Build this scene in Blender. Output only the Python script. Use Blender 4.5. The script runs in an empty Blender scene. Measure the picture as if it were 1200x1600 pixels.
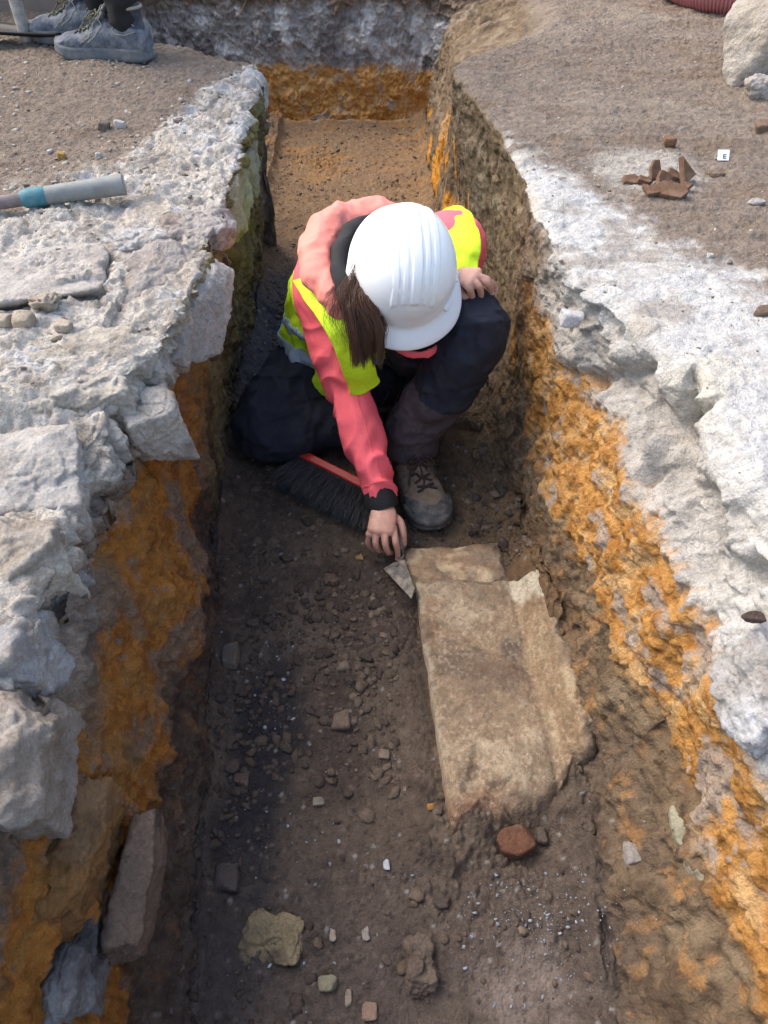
import bpy, bmesh, math, random
import numpy as np
from mathutils import Vector, Matrix
R = math.radians
S = bpy.context.scene
COL = S.collection
rnd = random.Random(7)

# ------------------------------------------------------------------ camera, sky, sun, exposure
PITCH = 47.0
CAMZ = 0.70
cd = bpy.data.cameras.new('camera'); cam = bpy.data.objects.new('camera', cd); COL.objects.link(cam)
cam.location = (0, 0, CAMZ); cam.rotation_euler = (R(90 - PITCH), 0, 0)
cd.lens = 26; cd.sensor_width = 36; cd.sensor_fit = 'AUTO'; cd.clip_start = 0.02; cd.clip_end = 300
S.camera = cam
S.render.resolution_x, S.render.resolution_y = 768, 1024

SUN_EL, SUN_AZ = 52, -62        # azimuth measured from +Y (away from the camera) towards +X
wd = bpy.data.worlds.new('World'); S.world = wd; wd.use_nodes = True
nt = wd.node_tree; bg = nt.nodes['Background']
sky = nt.nodes.new('ShaderNodeTexSky'); sky.sky_type = 'NISHITA'; sky.sun_disc = False
sky.sun_elevation = R(SUN_EL); sky.sun_rotation = R(SUN_AZ); sky.dust_density = 4.0; sky.air_density = 1.2; sky.ozone_density = 1.0
nt.links.new(sky.outputs[0], bg.inputs[0]); bg.inputs[1].default_value = 0.15
sd = bpy.data.lights.new('sun', 'SUN'); so = bpy.data.objects.new('sun', sd); COL.objects.link(so)
sd.energy = 1.05; sd.angle = R(48); sd.color = (1.0, 0.95, 0.87)
d = Vector((math.sin(R(SUN_AZ)) * math.cos(R(SUN_EL)), math.cos(R(SUN_AZ)) * math.cos(R(SUN_EL)), math.sin(R(SUN_EL))))
so.rotation_euler = d.to_track_quat('Z', 'Y').to_euler(); so.location = (-2, 1, 3)
S.view_settings.view_transform = 'Standard'; S.view_settings.look = 'None'
S.view_settings.exposure = 1.18; S.view_settings.gamma = 1
S.render.engine = 'CYCLES'

# ------------------------------------------------------------------ helpers
F = 26 / 36 * 1600
CF = np.array([0, math.cos(R(PITCH)), -math.sin(R(PITCH))]); CU = np.array([0, math.sin(R(PITCH)), math.cos(R(PITCH))]); CX = np.array([1., 0, 0])
def ray(px, py): return CF + CX * (px - 600) / F + CU * (800 - py) / F
def W(px, py, z):
    """point of the level plane z seen at photo pixel px, py"""
    r = ray(px, py); t = (z - CAMZ) / r[2]; return np.array([0, 0, CAMZ]) + r * t
def D(px, py, dep): return np.array([0, 0, CAMZ]) + ray(px, py) * dep

def hsh(ix, iy, iz, seed):
    h = (ix.astype(np.int64) * 374761393 + iy.astype(np.int64) * 668265263 + iz.astype(np.int64) * 2147483647 % 1274126177 + iz.astype(np.int64) * 1274126177 + seed * 974634777) & 0xffffffff
    h = ((h ^ (h >> 13)) * 1274126177) & 0xffffffff
    h = ((h ^ (h >> 16)) * 2246822519) & 0xffffffff
    h = h ^ (h >> 15)
    return (h & 0xffffff) / float(0x1000000)
def noise(p, f, seed=0):
    """value noise -1..1, p (n,3), f scalar or 3-vector"""
    q = p * np.asarray(f, float) + seed * 13.37
    i = np.floor(q); u = q - i; u = u * u * u * (u * (u * 6 - 15) + 10); i = i.astype(np.int64)
    r = 0
    for a in (0, 1):
        for b in (0, 1):
            for c in (0, 1):
                w = (u[:, 0] if a else 1 - u[:, 0]) * (u[:, 1] if b else 1 - u[:, 1]) * (u[:, 2] if c else 1 - u[:, 2])
                r = r + w * hsh(i[:, 0] + a, i[:, 1] + b, i[:, 2] + c, seed)
    return r * 2 - 1
RM = np.array(Matrix.Rotation(0.7, 3, Vector((1, 2, 3))))
def fbm(p, f, seed=0, o=4, g=0.5):
    r = 0; a = 1; s = 0; f = np.asarray(f, float)
    q = p * f
    for k in range(o):
        r = r + a * noise(q, 1.0, seed + k); s += a; a *= g; q = (q @ RM.T) * 2.03
    return r / s
def worley(p, f, seed=0):
    q = p * np.asarray(f, float) + seed * 7.77
    i = np.floor(q).astype(np.int64); u = q - i
    f1 = np.full(len(p), 9.); f2 = np.full(len(p), 9.); idh = np.zeros(len(p))
    for a in (-1, 0, 1):
        for b in (-1, 0, 1):
            for c in (-1, 0, 1):
                X, Y, Z = i[:, 0] + a, i[:, 1] + b, i[:, 2] + c
                hx = hsh(X, Y, Z, seed); hy = hsh(X, Y, Z, seed + 11); hz = hsh(X, Y, Z, seed + 23)
                dd = (a + hx - u[:, 0]) ** 2 + (b + hy - u[:, 1]) ** 2 + (c + hz - u[:, 2]) ** 2
                m = dd < f1
                f2 = np.where(m, f1, np.minimum(f2, dd)); idh = np.where(m, hsh(X, Y, Z, seed + 41), idh); f1 = np.where(m, dd, f1)
    return np.sqrt(f1), np.sqrt(f2), idh
def ss(a, b, x):
    t = np.clip((x - a) / (b - a), 0, 1); return t * t * (3 - 2 * t)
def mix(a, b, t): return a + (b - a) * t[:, None]

def mesh_np(name, V, Fc, mat=None, col=None, smooth=True):
    me = bpy.data.meshes.new(name); V = np.asarray(V, np.float32)
    if isinstance(Fc, np.ndarray):
        n, k = Fc.shape
        me.vertices.add(len(V)); me.vertices.foreach_set('co', V.ravel())
        me.loops.add(n * k); me.loops.foreach_set('vertex_index', Fc.astype(np.int32).ravel())
        me.polygons.add(n); me.polygons.foreach_set('loop_start', np.arange(0, n * k, k, dtype=np.int32))
        me.polygons.foreach_set('loop_total', np.full(n, k, np.int32))
        me.update(calc_edges=True); me.validate()
    else:
        me.from_pydata([tuple(map(float, v)) for v in V], [], [tuple(f) for f in Fc]); me.update()
    if smooth: me.polygons.foreach_set('use_smooth', np.ones(len(me.polygons), bool))
    if col is not None:
        at = me.color_attributes.new('Col', 'FLOAT_COLOR', 'POINT')
        c = np.ones((len(V), 4), np.float32); c[:, :3] = col; at.data.foreach_set('color', c.ravel())
    if mat: me.materials.append(mat)
    return me
def link(name, me, parent=None):
    o = bpy.data.objects.new(name, me); COL.objects.link(o)
    if parent: o.parent = parent; o.matrix_parent_inverse = parent.matrix_basis.inverted()
    return o
def tag(o, label=None, cat=None, group=None, kind=None):
    if label: o['label'] = label
    if cat: o['category'] = cat
    if group: o['group'] = group
    if kind: o['kind'] = kind
    return o
def thing(name, label, cat, loc=(0, 0, 0), group=None):
    o = bpy.data.objects.new(name, None); COL.objects.link(o); o.location = [float(v) for v in loc]; o.empty_display_size = .05
    return tag(o, label, cat, group)
def part(name, me, root, label=None):
    """mesh given in world coordinates, stored relative to the thing's base"""
    o = bpy.data.objects.new(name, me); COL.objects.link(o)
    M = root
    org = Vector((0, 0, 0))
    while M is not None: org += M.location; M = M.parent
    me.transform(Matrix.Translation(-org)); o.parent = root
    if label: o['label'] = label
    return o
def verts(me):
    a = np.empty(len(me.vertices) * 3, np.float32); me.vertices.foreach_get('co', a); return a.reshape(-1, 3).astype(float)
def norms(me):
    a = np.empty(len(me.vertices) * 3, np.float32); me.vertex_normals.foreach_get('vector', a); return a.reshape(-1, 3).astype(float)
def setv(me, v): me.vertices.foreach_set('co', np.asarray(v, np.float32).ravel()); me.update()

def catmull(P, n):
    P = np.asarray(P, float); Q = np.vstack([2 * P[0] - P[1], P, 2 * P[-1] - P[-2]])
    t = np.linspace(0, len(P) - 1, n); k = np.minimum(t.astype(int), len(P) - 2); u = (t - k)[:, None]
    a, b, c, e = Q[k], Q[k + 1], Q[k + 2], Q[k + 3]
    return .5 * (2 * b + (c - a) * u + (2 * a - 5 * b + 4 * c - e) * u ** 2 + (3 * b - a - 3 * c + e) * u ** 3)
def tube(P, rad, n=30, seg=20, up=(0, 0, 1), cap=True, power=2.0):
    """loft along P (k,3) ; rad: list of r or (a,b); a along side axis, b along up axis. returns V,F(list)"""
    P = np.asarray(P, float); rr = np.array([(r, r) if np.isscalar(r) else r for r in rad], float)
    if n is None: C, Rd = P, rr
    else:
        q = catmull(np.hstack([P, rr]), n); C, Rd = q[:, :3], np.maximum(q[:, 3:], 1e-4)
    if cap:
        T0 = C[0] - C[1]; T0 = T0 / np.linalg.norm(T0); T1 = C[-1] - C[-2]; T1 = T1 / np.linalg.norm(T1)
        hd = []; r0 = Rd[0].min(); r1 = Rd[-1].min()
        a0 = [(C[0] + T0 * r0 * math.sin(x), Rd[0] * math.cos(x)) for x in (1.5, 1.15, .8, .4)]
        a1 = [(C[-1] + T1 * r1 * math.sin(x), Rd[-1] * math.cos(x)) for x in (.4, .8, 1.15, 1.5)]
        C = np.vstack([[x[0] for x in a0], C, [x[0] for x in a1]]); Rd = np.vstack([[x[1] for x in a0], Rd, [x[1] for x in a1]])
    T = np.gradient(C, axis=0); T /= np.linalg.norm(T, axis=1)[:, None] + 1e-9
    upv = np.array(up, float)
    V = []; th = np.linspace(0, 2 * math.pi, seg, endpoint=False)
    ct = np.sign(np.cos(th)) * np.abs(np.cos(th)) ** (2 / power); st = np.sign(np.sin(th)) * np.abs(np.sin(th)) ** (2 / power)
    side = np.cross(T[0], upv)
    if np.linalg.norm(side) < .05: side = np.cross(T[0], [0, 1, 0.1])
    side /= np.linalg.norm(side)
    for i in range(len(C)):
        s = side - T[i] * side.dot(T[i]); s /= np.linalg.norm(s); side = s
        b = np.cross(s, T[i])
        V.append(C[i] + np.outer(ct * Rd[i][0], s) + np.outer(st * Rd[i][1], b))
    V = np.vstack(V); m = len(C); Fc = []
    for i in range(m - 1):
        for j in range(seg):
            k = (j + 1) % seg; Fc.append((i * seg + j, i * seg + k, (i + 1) * seg + k, (i + 1) * seg + j))
    if cap: Fc.append(tuple(range(seg))[::-1]); Fc.append(tuple(range((m - 1) * seg, m * seg)))
    return V, Fc
def join(L):
    V = []; Fc = []; o = 0
    for v, f in L:
        V.append(np.asarray(v, float)); Fc += [tuple(i + o for i in x) for x in f]; o += len(v)
    return np.vstack(V), Fc
def ball(c, r, seg=20, rot=None):
    V = []; Fc = []; n = seg // 2 + 1; r = np.array([r, r, r] if np.isscalar(r) else r, float)
    for i in range(n + 1):
        a = math.pi * i / n
        for j in range(seg):
            b = 2 * math.pi * j / seg; V.append((math.sin(a) * math.cos(b), math.sin(a) * math.sin(b), math.cos(a)))
    V = np.array(V) * r
    if rot is not None: V = V @ np.array(rot).T
    for i in range(n):
        for j in range(seg): Fc.append((i * seg + j, (i + 1) * seg + j, (i + 1) * seg + (j + 1) % seg, i * seg + (j + 1) % seg))
    return V + np.array(c, float), Fc
def box(c, s, rot=None):
    V = np.array([(x, y, z) for x in (-.5, .5) for y in (-.5, .5) for z in (-.5, .5)], float) * np.array(s, float)
    if rot is not None: V = V @ np.array(rot).T
    return V + np.array(c, float), [(0, 1, 3, 2), (4, 6, 7, 5), (0, 4, 5, 1), (2, 3, 7, 6), (0, 2, 6, 4), (1, 5, 7, 3)]
def frame(z, y):
    z = np.array(z, float); z /= np.linalg.norm(z); y = np.array(y, float); y = y - z * z.dot(y); y /= np.linalg.norm(y)
    x = np.cross(y, z); return np.array([x, y, z]).T
def evalmesh(me, mods):
    o = bpy.data.objects.new('tmp', me); COL.objects.link(o)
    for t, kw in mods:
        m = o.modifiers.new(t, t)
        for k, v in kw.items(): setattr(m, k, v)
    dg = bpy.context.evaluated_depsgraph_get(); dg.update()
    nm = bpy.data.meshes.new_from_object(o.evaluated_get(dg)); bpy.data.objects.remove(o); return nm
def remesh(L, voxel, smooth=2, mat=None, name='m'):
    V, Fc = join(L); me = mesh_np(name, V, Fc)
    bm = bmesh.new(); bm.from_mesh(me); bmesh.ops.recalc_face_normals(bm, faces=bm.faces); bm.to_mesh(me); bm.free()
    nm = evalmesh(me, [('REMESH', dict(mode='VOXEL', voxel_size=voxel)), ('SMOOTH', dict(iterations=smooth, factor=.5))])
    nm.name = name; nm.materials.clear()
    if mat: nm.materials.append(mat)
    nm.polygons.foreach_set('use_smooth', np.ones(len(nm.polygons), bool)); nm.update()
    return nm
def bevelmesh(name, L, mat, w=.002, seg=2, smooth=True):
    V, Fc = join(L); me = mesh_np(name, V, Fc, None, None, False)
    bm = bmesh.new(); bm.from_mesh(me); bmesh.ops.recalc_face_normals(bm, faces=bm.faces); bm.to_mesh(me); bm.free()
    me = evalmesh(me, [('BEVEL', dict(width=w, segments=seg, limit_method='ANGLE'))]); me.name = name
    me.materials.clear(); me.materials.append(mat)
    return me
def simple(name, L, mat, smooth=True):
    V, Fc = join(L); me = mesh_np(name, V, Fc, mat, None, smooth)
    bm = bmesh.new(); bm.from_mesh(me); bmesh.ops.recalc_face_normals(bm, faces=bm.faces); bm.to_mesh(me); bm.free(); return me

# ------------------------------------------------------------------ materials
def newmat(name, rough=.9):
    m = bpy.data.materials.new(name); m.use_nodes = True; n = m.node_tree; b = n.nodes['Principled BSDF']; b.inputs['Roughness'].default_value = rough
    return m, n, b
def nd(n, t, **kw):
    x = n.nodes.new(t)
    for k, v in kw.items():
        if k.startswith('i_'): x.inputs[k[2:].replace('_', ' ')].default_value = v
        else: setattr(x, k, v)
    return x
def earthmat(name, color=None, v1=.35, bump=.5, fine=260., mid=70., attr=False, rough=.95, dist=.004, speck=None, tint=None):
    """rough earth or stone; colour from an attribute or a constant, varied by noise"""
    m, n, b = newmat(name, rough); b.inputs['Specular IOR Level'].default_value = .2
    tc = nd(n, 'ShaderNodeTexCoord'); L = n.links.new
    if attr: src = nd(n, 'ShaderNodeAttribute', attribute_name='Col').outputs['Color']
    else:
        r = nd(n, 'ShaderNodeRGB'); r.outputs[0].default_value = (*color, 1); src = r.outputs[0]
    n1 = nd(n, 'ShaderNodeTexNoise', i_Scale=fine, i_Detail=4., i_Roughness=.7); L(tc.outputs['Object'], n1.inputs['Vector'])
    n2 = nd(n, 'ShaderNodeTexNoise', i_Scale=mid * .45, i_Detail=6., i_Roughness=.65); L(tc.outputs['Object'], n2.inputs['Vector'])
    ad = nd(n, 'ShaderNodeMath', operation='MULTIPLY'); L(n1.outputs[0], ad.inputs[0]); L(n2.outputs[0], ad.inputs[1])
    mr = nd(n, 'ShaderNodeMapRange'); mr.inputs[1].default_value = .13; mr.inputs[2].default_value = .38; mr.inputs[3].default_value = 1 - v1; mr.inputs[4].default_value = 1 + v1
    L(ad.outputs[0], mr.inputs[0])
    mx = nd(n, 'ShaderNodeMix', data_type='RGBA', blend_type='MULTIPLY'); mx.inputs[0].default_value = 1
    L(src, mx.inputs[6]); L(mr.outputs[0], mx.inputs[7]); out = mx.outputs[2]
    if tint:
        n4 = nd(n, 'ShaderNodeTexNoise', i_Scale=tint[1], i_Detail=5., i_Roughness=.6); L(tc.outputs['Object'], n4.inputs['Vector'])
        r4 = nd(n, 'ShaderNodeMapRange'); r4.inputs[1].default_value = .48; r4.inputs[2].default_value = .66; r4.inputs[4].default_value = tint[2]; L(n4.outputs[0], r4.inputs[0])
        m4 = nd(n, 'ShaderNodeMix', data_type='RGBA'); L(r4.outputs[0], m4.inputs[0]); L(out, m4.inputs[6]); m4.inputs[7].default_value = (*tint[0], 1); out = m4.outputs[2]
    if speck:
        vo = nd(n, 'ShaderNodeTexVoronoi', i_Scale=speck[1]); L(tc.outputs['Object'], vo.inputs['Vector'])
        r5 = nd(n, 'ShaderNodeMapRange'); r5.inputs[1].default_value = .16; r5.inputs[2].default_value = .10; r5.inputs[4].default_value = speck[2]; L(vo.outputs['Distance'], r5.inputs[0])
        m5 = nd(n, 'ShaderNodeMix', data_type='RGBA'); L(r5.outputs[0], m5.inputs[0]); L(out, m5.inputs[6]); m5.inputs[7].default_value = (*speck[0], 1); out = m5.outputs[2]
    L(out, b.inputs['Base Color'])
    n3 = nd(n, 'ShaderNodeTexNoise', i_Scale=mid, i_Detail=9., i_Roughness=.72); L(tc.outputs['Object'], n3.inputs['Vector'])
    bp = nd(n, 'ShaderNodeBump', i_Strength=bump, i_Distance=dist * 2.2); L(n3.outputs[0], bp.inputs['Height'])
    v1_ = nd(n, 'ShaderNodeTexVoronoi', i_Scale=mid * 1.9); v1_.feature = 'F1'
    wv = nd(n, 'ShaderNodeVectorMath', operation='ADD'); L(tc.outputs['Object'], wv.inputs[0]); sc_ = nd(n, 'ShaderNodeVectorMath', operation='SCALE'); sc_.inputs['Scale'].default_value = .006
    L(n2.outputs['Color'], sc_.inputs[0]); L(sc_.outputs[0], wv.inputs[1]); L(wv.outputs[0], v1_.inputs['Vector'])
    b2 = nd(n, 'ShaderNodeBump', i_Strength=bump * .55, i_Distance=dist * .8); b2.invert = True; L(v1_.outputs['Distance'], b2.inputs['Height']); L(bp.outputs[0], b2.inputs['Normal'])
    L(b2.outputs[0], b.inputs['Normal']); return m
def plain(name, color, rough=.6, bump=0., scale=200., var=.0, metal=0., detail=4., dist=.001, dirt=None, crease=None):
    m, n, b = newmat(name, rough); b.inputs['Base Color'].default_value = (*color, 1); b.inputs['Metallic'].default_value = metal
    tc = nd(n, 'ShaderNodeTexCoord'); L = n.links.new; out = None
    if var:
        a = nd(n, 'ShaderNodeTexNoise', i_Scale=scale * .3, i_Detail=5., i_Roughness=.6); L(tc.outputs['Object'], a.inputs['Vector'])
        mr = nd(n, 'ShaderNodeMapRange'); mr.inputs[1].default_value = .3; mr.inputs[2].default_value = .7; mr.inputs[3].default_value = 1 - var; mr.inputs[4].default_value = 1 + var; L(a.outputs[0], mr.inputs[0])
        mx = nd(n, 'ShaderNodeMix', data_type='RGBA', blend_type='MULTIPLY'); mx.inputs[0].default_value = 1; mx.inputs[6].default_value = (*color, 1); L(mr.outputs[0], mx.inputs[7]); out = mx.outputs[2]
    if dirt:
        a = nd(n, 'ShaderNodeTexNoise', i_Scale=dirt[1], i_Detail=7., i_Roughness=.7); L(tc.outputs['Object'], a.inputs['Vector'])
        mr = nd(n, 'ShaderNodeMapRange'); mr.inputs[1].default_value = .42; mr.inputs[2].default_value = .66; mr.inputs[4].default_value = dirt[2]; L(a.outputs[0], mr.inputs[0])
        mx = nd(n, 'ShaderNodeMix', data_type='RGBA'); L(mr.outputs[0], mx.inputs[0]); mx.inputs[7].default_value = (*dirt[0], 1)
        if out: L(out, mx.inputs[6])
        else: mx.inputs[6].default_value = (*color, 1)
        out = mx.outputs[2]
    if out: L(out, b.inputs['Base Color'])
    if bump:
        if crease:
            g_ = nd(n, 'ShaderNodeTexNoise', i_Scale=crease[0], i_Detail=3., i_Roughness=.5, i_Distortion=1.6); L(tc.outputs['Object'], g_.inputs['Vector']); g_.noise_type = 'RIDGED_MULTIFRACTAL'
            bc = nd(n, 'ShaderNodeBump', i_Strength=crease[1], i_Distance=.004); L(g_.outputs[0], bc.inputs['Height'])
        a = nd(n, 'ShaderNodeTexNoise', i_Scale=scale, i_Detail=detail, i_Roughness=.6); L(tc.outputs['Object'], a.inputs['Vector'])
        bp = nd(n, 'ShaderNodeBump', i_Strength=bump, i_Distance=dist); L(a.outputs[0], bp.inputs['Height']); L(bp.outputs[0], b.inputs['Normal'])
        if crease: L(bc.outputs[0], bp.inputs['Normal'])
    return m
M = {}
M['ground'] = earthmat('earth', attr=True, v1=.32, bump=.8, fine=420., mid=110., dist=.005)
M['rock'] = earthmat('dusty_stone', attr=True, v1=.26, bump=1., fine=300., mid=60., dist=.004)
M['grit'] = earthmat('loose_grit', attr=True, v1=.3, bump=.6, fine=300., mid=150., dist=.003)
M['clod'] = earthmat('soil_clod', (.125, .094, .070), v1=.5, bump=.8, fine=300., mid=150., dist=.003)
M['palecrumb'] = earthmat('mortar_crumb', (.42, .37, .31), v1=.35, bump=.7, fine=300., mid=150., dist=.003)
M['whitepeb'] = earthmat('pale_pebble', (.26, .295, .35), v1=.3, bump=.4, fine=300., mid=100., dist=.002)
M['helmet'] = plain('white_plastic', (.84, .85, .85), .28, .05, 40., 0, dist=.0008, dirt=((.5, .45, .4), 60., .06))
M['pink'] = plain('coral_fabric', (.98, .145, .175), .75, .25, 900., .08, dist=.0008, crease=(11., .16))
M['pinkpale'] = plain('pale_coral_fabric', (.85, .26, .20), .75, .25, 900., .08, dist=.0008, crease=(11., .16))
M['seam'] = plain('faded_seam', (.86, .15, .16), .8)
M['vest'] = plain('fluorescent_fabric', (.66, .93, .02), .7, .25, 700., .08, dist=.001, crease=(11., .16))
M['reflect'] = plain('reflective_tape', (.42, .52, .62), .35, .2, 500., .1, dist=.0008)
M['navy'] = plain('navy_cloth', (.010, .013, .026), .85, .3, 800., .25, dist=.001, dirt=((.10, .085, .08), 22., .14), crease=(11., .16))
M['greyleg'] = plain('dusty_purple_cloth', (.060, .045, .052), .9, .3, 800., .25, dist=.001, dirt=((.12, .09, .08), 30., .3), crease=(11., .16))
M['black'] = plain('black_cloth', (.012, .012, .014), .85, .3, 700., .2, dist=.001)
M['skin'] = plain('skin', (.56, .30, .22), .5, .3, 320., .12, dist=.0008); M['skin'].node_tree.nodes['Principled BSDF'].inputs['Subsurface Weight'].default_value = .12; M['skin'].node_tree.nodes['Principled BSDF'].inputs['Subsurface Scale'].default_value = .01
M['nail'] = plain('nail', (.62, .38, .32), .3)
M['hair'] = plain('brown_hair', (.085, .038, .020), .40)
M['bootup'] = plain('dusty_boot_leather', (.17, .13, .095), .9, .5, 260., .3, dist=.002, dirt=((.25, .18, .12), 45., .6))
M['bootsole'] = plain('boot_rubber', (.06, .065, .07), .85, .5, 200., .2, dist=.002, dirt=((.22, .18, .14), 60., .6))
M['lace'] = plain('dark_lace', (.035, .018, .014), .8, .3, 800., .3)
M['workshoe'] = plain('worn_grey_leather', (.075, .09, .12), .75, .4, 300., .3, dist=.001, dirt=((.27, .29, .31), 26., .75))
M['workdark'] = plain('dark_padded_leather', (.035, .042, .058), .8, .4, 300., .3, dist=.001, dirt=((.2, .21, .22), 26., .4))
M['worksole'] = plain('grey_rubber', (.10, .115, .13), .8, .4, 200., .2, dist=.001, dirt=((.26, .24, .22), 40., .5))
M['workedge'] = plain('tan_piping', (.34, .30, .24), .8)
M['worklace'] = plain('mottled_lace', (.14, .13, .09), .8, .3, 900., .8)
M['red'] = plain('red_plastic', (.55, .02, .015), .4, .1, 100., .1, dirt=((.15, .08, .05), 60., .3))
M['bristle'] = plain('black_bristle', (.06, .06, .068), .25)
M['steel'] = plain('dusty_steel', (.10, .095, .09), .65, .3, 150., .3, .2, dirt=((.33, .28, .21), 60., .85))
M['pipe'] = plain('dirty_grey_plastic', (.20, .22, .22), .6, .3, 150., .2, dist=.001, dirt=((.28, .25, .21), 28., .6))
M['teal'] = plain('teal_tape', (.03, .17, .22), .6, .2, 200., .2, dirt=((.2, .2, .18), 60., .4))
M['rustpipe'] = plain('dirty_iron', (.16, .13, .13), .7, .4, 200., .3)
M['label'] = plain('white_card', (.85, .85, .86), .5)
M['ink'] = plain('black_ink', (.02, .02, .02), .6)
M['sherd'] = earthmat('fired_clay', (.16, .090, .056), v1=.3, bump=.4, fine=300., mid=60., dist=.002, tint=((.22, .15, .105), 30., .7))
M['hose'] = plain('pink_plastic', (.50, .18, .20), .5, .1, 100., .1, dirt=((.3, .2, .16), 30., .5))
M['concrete'] = earthmat('dusty_board', (.24, .20, .17), v1=.12, bump=.3, mid=40.)
M['darkmetal'] = plain('dark_metal', (.03, .035, .045), .5, .2, 200., .2)
M['palemetal'] = plain('dusty_aluminium', (.42, .40, .38), .55, .3, 120., .2, .2, dirt=((.12, .11, .1), 40., .6))
M['blackplastic'] = plain('black_plastic', (.012, .012, .014), .5, .2, 100., .2)
M['slab'] = earthmat('limestone_slab', attr=True, v1=.32, bump=.7, fine=480., mid=110., dist=.003)
M['leaf'] = plain('dry_leaf', (.55, .36, .10), .7)

# ------------------------------------------------------------------ the ground with its trench: one sheet
def tab(ys, xs): return lambda y: np.interp(y, ys, xs)
LR = tab([-3, 0, .3, .6, .8, .93, 1.03, 1.2, 1.45, 1.9, 2.3, 2.5, 2.56, 2.75, 9], [-.45, -.45, -.43, -.44, -.44, -.42, -.36, -.34, -.335, -.345, -.345, -.38, -.45, -.62, -.62])
LO = tab([-3, .1, .45, .7, .95, 1.15, 1.5, 2.3, 2.55, 2.75, 9], [-.42, -.42, -.41, -.415, -.405, -.36, -.35, -.36, -.40, -.57, -.57])
LB = tab([-3, .1, .4, .7, 1.0, 1.3, 1.6, 2.3, 2.55, 2.75, 9], [-.34, -.34, -.345, -.355, -.375, -.39, -.385, -.385, -.42, -.52, -.52])
LF = tab([-3, .1, .46, .85, 1.1, 1.57, 2.05, 3, 9], [-.275, -.275, -.30, -.355, -.375, -.42, -.40, -.47, -.5])
RF = tab([-3, .19, .46, .9, 1.44, 1.9, 2.4, 3, 9], [.318, .318, .333, .325, .284, .26, .22, .185, .20])
RB = tab([-3, .157, .385, .707, .906, 1.2, 1.89, 2.4, 3, 9], [.467, .467, .446, .396, .350, .33, .315, .245, .21, .23])
RO = tab([-3, .2, .425, .71, 1.18, 1.5, 1.9, 2.3, 2.5, 2.8, 3.7, 9], [.475, .475, .455, .425, .352, .315, .30, .225, .215, .25, .30, .3])
RR = tab([-3, .36, .67, .95, 1.08, 1.25, 1.5, 1.88, 2.2, 2.44, 2.56, 2.77, 3.0, 9], [.53, .52, .515, .49, .43, .35, .32, .30, .25, .20, .27, .5, .62, .62])
FLOOR = -.60
rows = np.concatenate([np.linspace(-25, -3, 8)[:-1], np.linspace(-3, -.3, 50)[:-1], np.linspace(-.3, 2.46, 870)[:-1], np.linspace(2.46, 2.82, 110)[:-1], np.linspace(2.82, 3.68, 180)[:-1],
                       np.linspace(3.68, 3.80, 170)[:-1], np.linspace(3.80, 5, 50)[:-1], np.linspace(5, 45, 12)])
nrow = len(rows)
anch = [(-30., None), (-1.9, None), (-1.04, None), (-1.00, None), ('LR', 0), ('LO', -.15), ('LB', -.38), ('LF', -.6), ('RF', -.6), ('RB', -.38), ('RO', -.15), ('RR', 0), (1.35, None), (2.3, None), (30., None)]
segn = [8, 240, 26, 180, 56, 74, 70, 250, 70, 78, 60, 270, 60, 8]
fn = dict(LR=LR, LO=LO, LB=LB, LF=LF, RF=RF, RB=RB, RO=RO, RR=RR)
sL = 1 - ss(2.46, 2.55, rows); sL2 = 1 - ss(2.74, 2.80, rows); rise = ss(3.68, 3.80, rows) ** .8      # left surface ends in a cross trench; then the far section rises
AX = []; AZ = []
for k, (a, z) in enumerate(anch):
    if isinstance(a, str):
        x = fn[a](rows); zz = np.full(nrow, float(z)); sd0 = 300 + k * 7; qy = np.stack([rows, rows * 0, rows * 0], 1)
        x = x + (.011 * noise(qy, 7., sd0) + .008 * noise(qy, 19., sd0 + 1) + .004 * noise(qy, 47., sd0 + 2)) * ((rows > -1) & (rows < 3.7)) * (.6 if a in ('LR', 'RR') else 1)
        if a[0] == 'L': zz = FLOOR + (zz - FLOOR) * sL
    else:
        x = np.full(nrow, float(a)); zz = np.zeros(nrow)
        if a == -1.00: zz = FLOOR + (0 - FLOOR) * sL2
    zz = zz + (0 - zz) * rise
    AX.append(x); AZ.append(zz)
cols_x = []; cols_z = []; cid = []
for k, nseg in enumerate(segn):
    t = np.linspace(0, 1, nseg, endpoint=(k == len(segn) - 1))
    cols_x.append(AX[k][:, None] * (1 - t) + AX[k + 1][:, None] * t); cols_z.append(AZ[k][:, None] * (1 - t) + AZ[k + 1][:, None] * t)
    cid += [k] * nseg
GX = np.hstack(cols_x); GZ = np.hstack(cols_z); GY = np.repeat(rows[:, None], GX.shape[1], 1); cid = np.array(cid); ncol = GX.shape[1]
for k_ in np.where(cid == 3)[0]:
    ed_ = np.interp(GX[:, k_], [-1.0, -.8, -.36], [2.79, 2.72, 2.47]); zc_ = FLOOR * ss(0, .06, rows - ed_); GZ[:, k_] = zc_ * (1 - rise)
def smcol(A, k):
    w = np.hanning(2 * k + 3)[1:-1]; w /= w.sum(); P = np.pad(A, ((0, 0), (k, k)), mode='edge'); r = np.zeros_like(A)
    for i, ww in enumerate(w): r += ww * P[:, i:i + A.shape[1]]
    return r
i0, i1 = 24, ncol - 80
for A in (GX, GZ):
    s = smcol(A, 9); A[:, i0:i1] = s[:, i0:i1]
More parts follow.
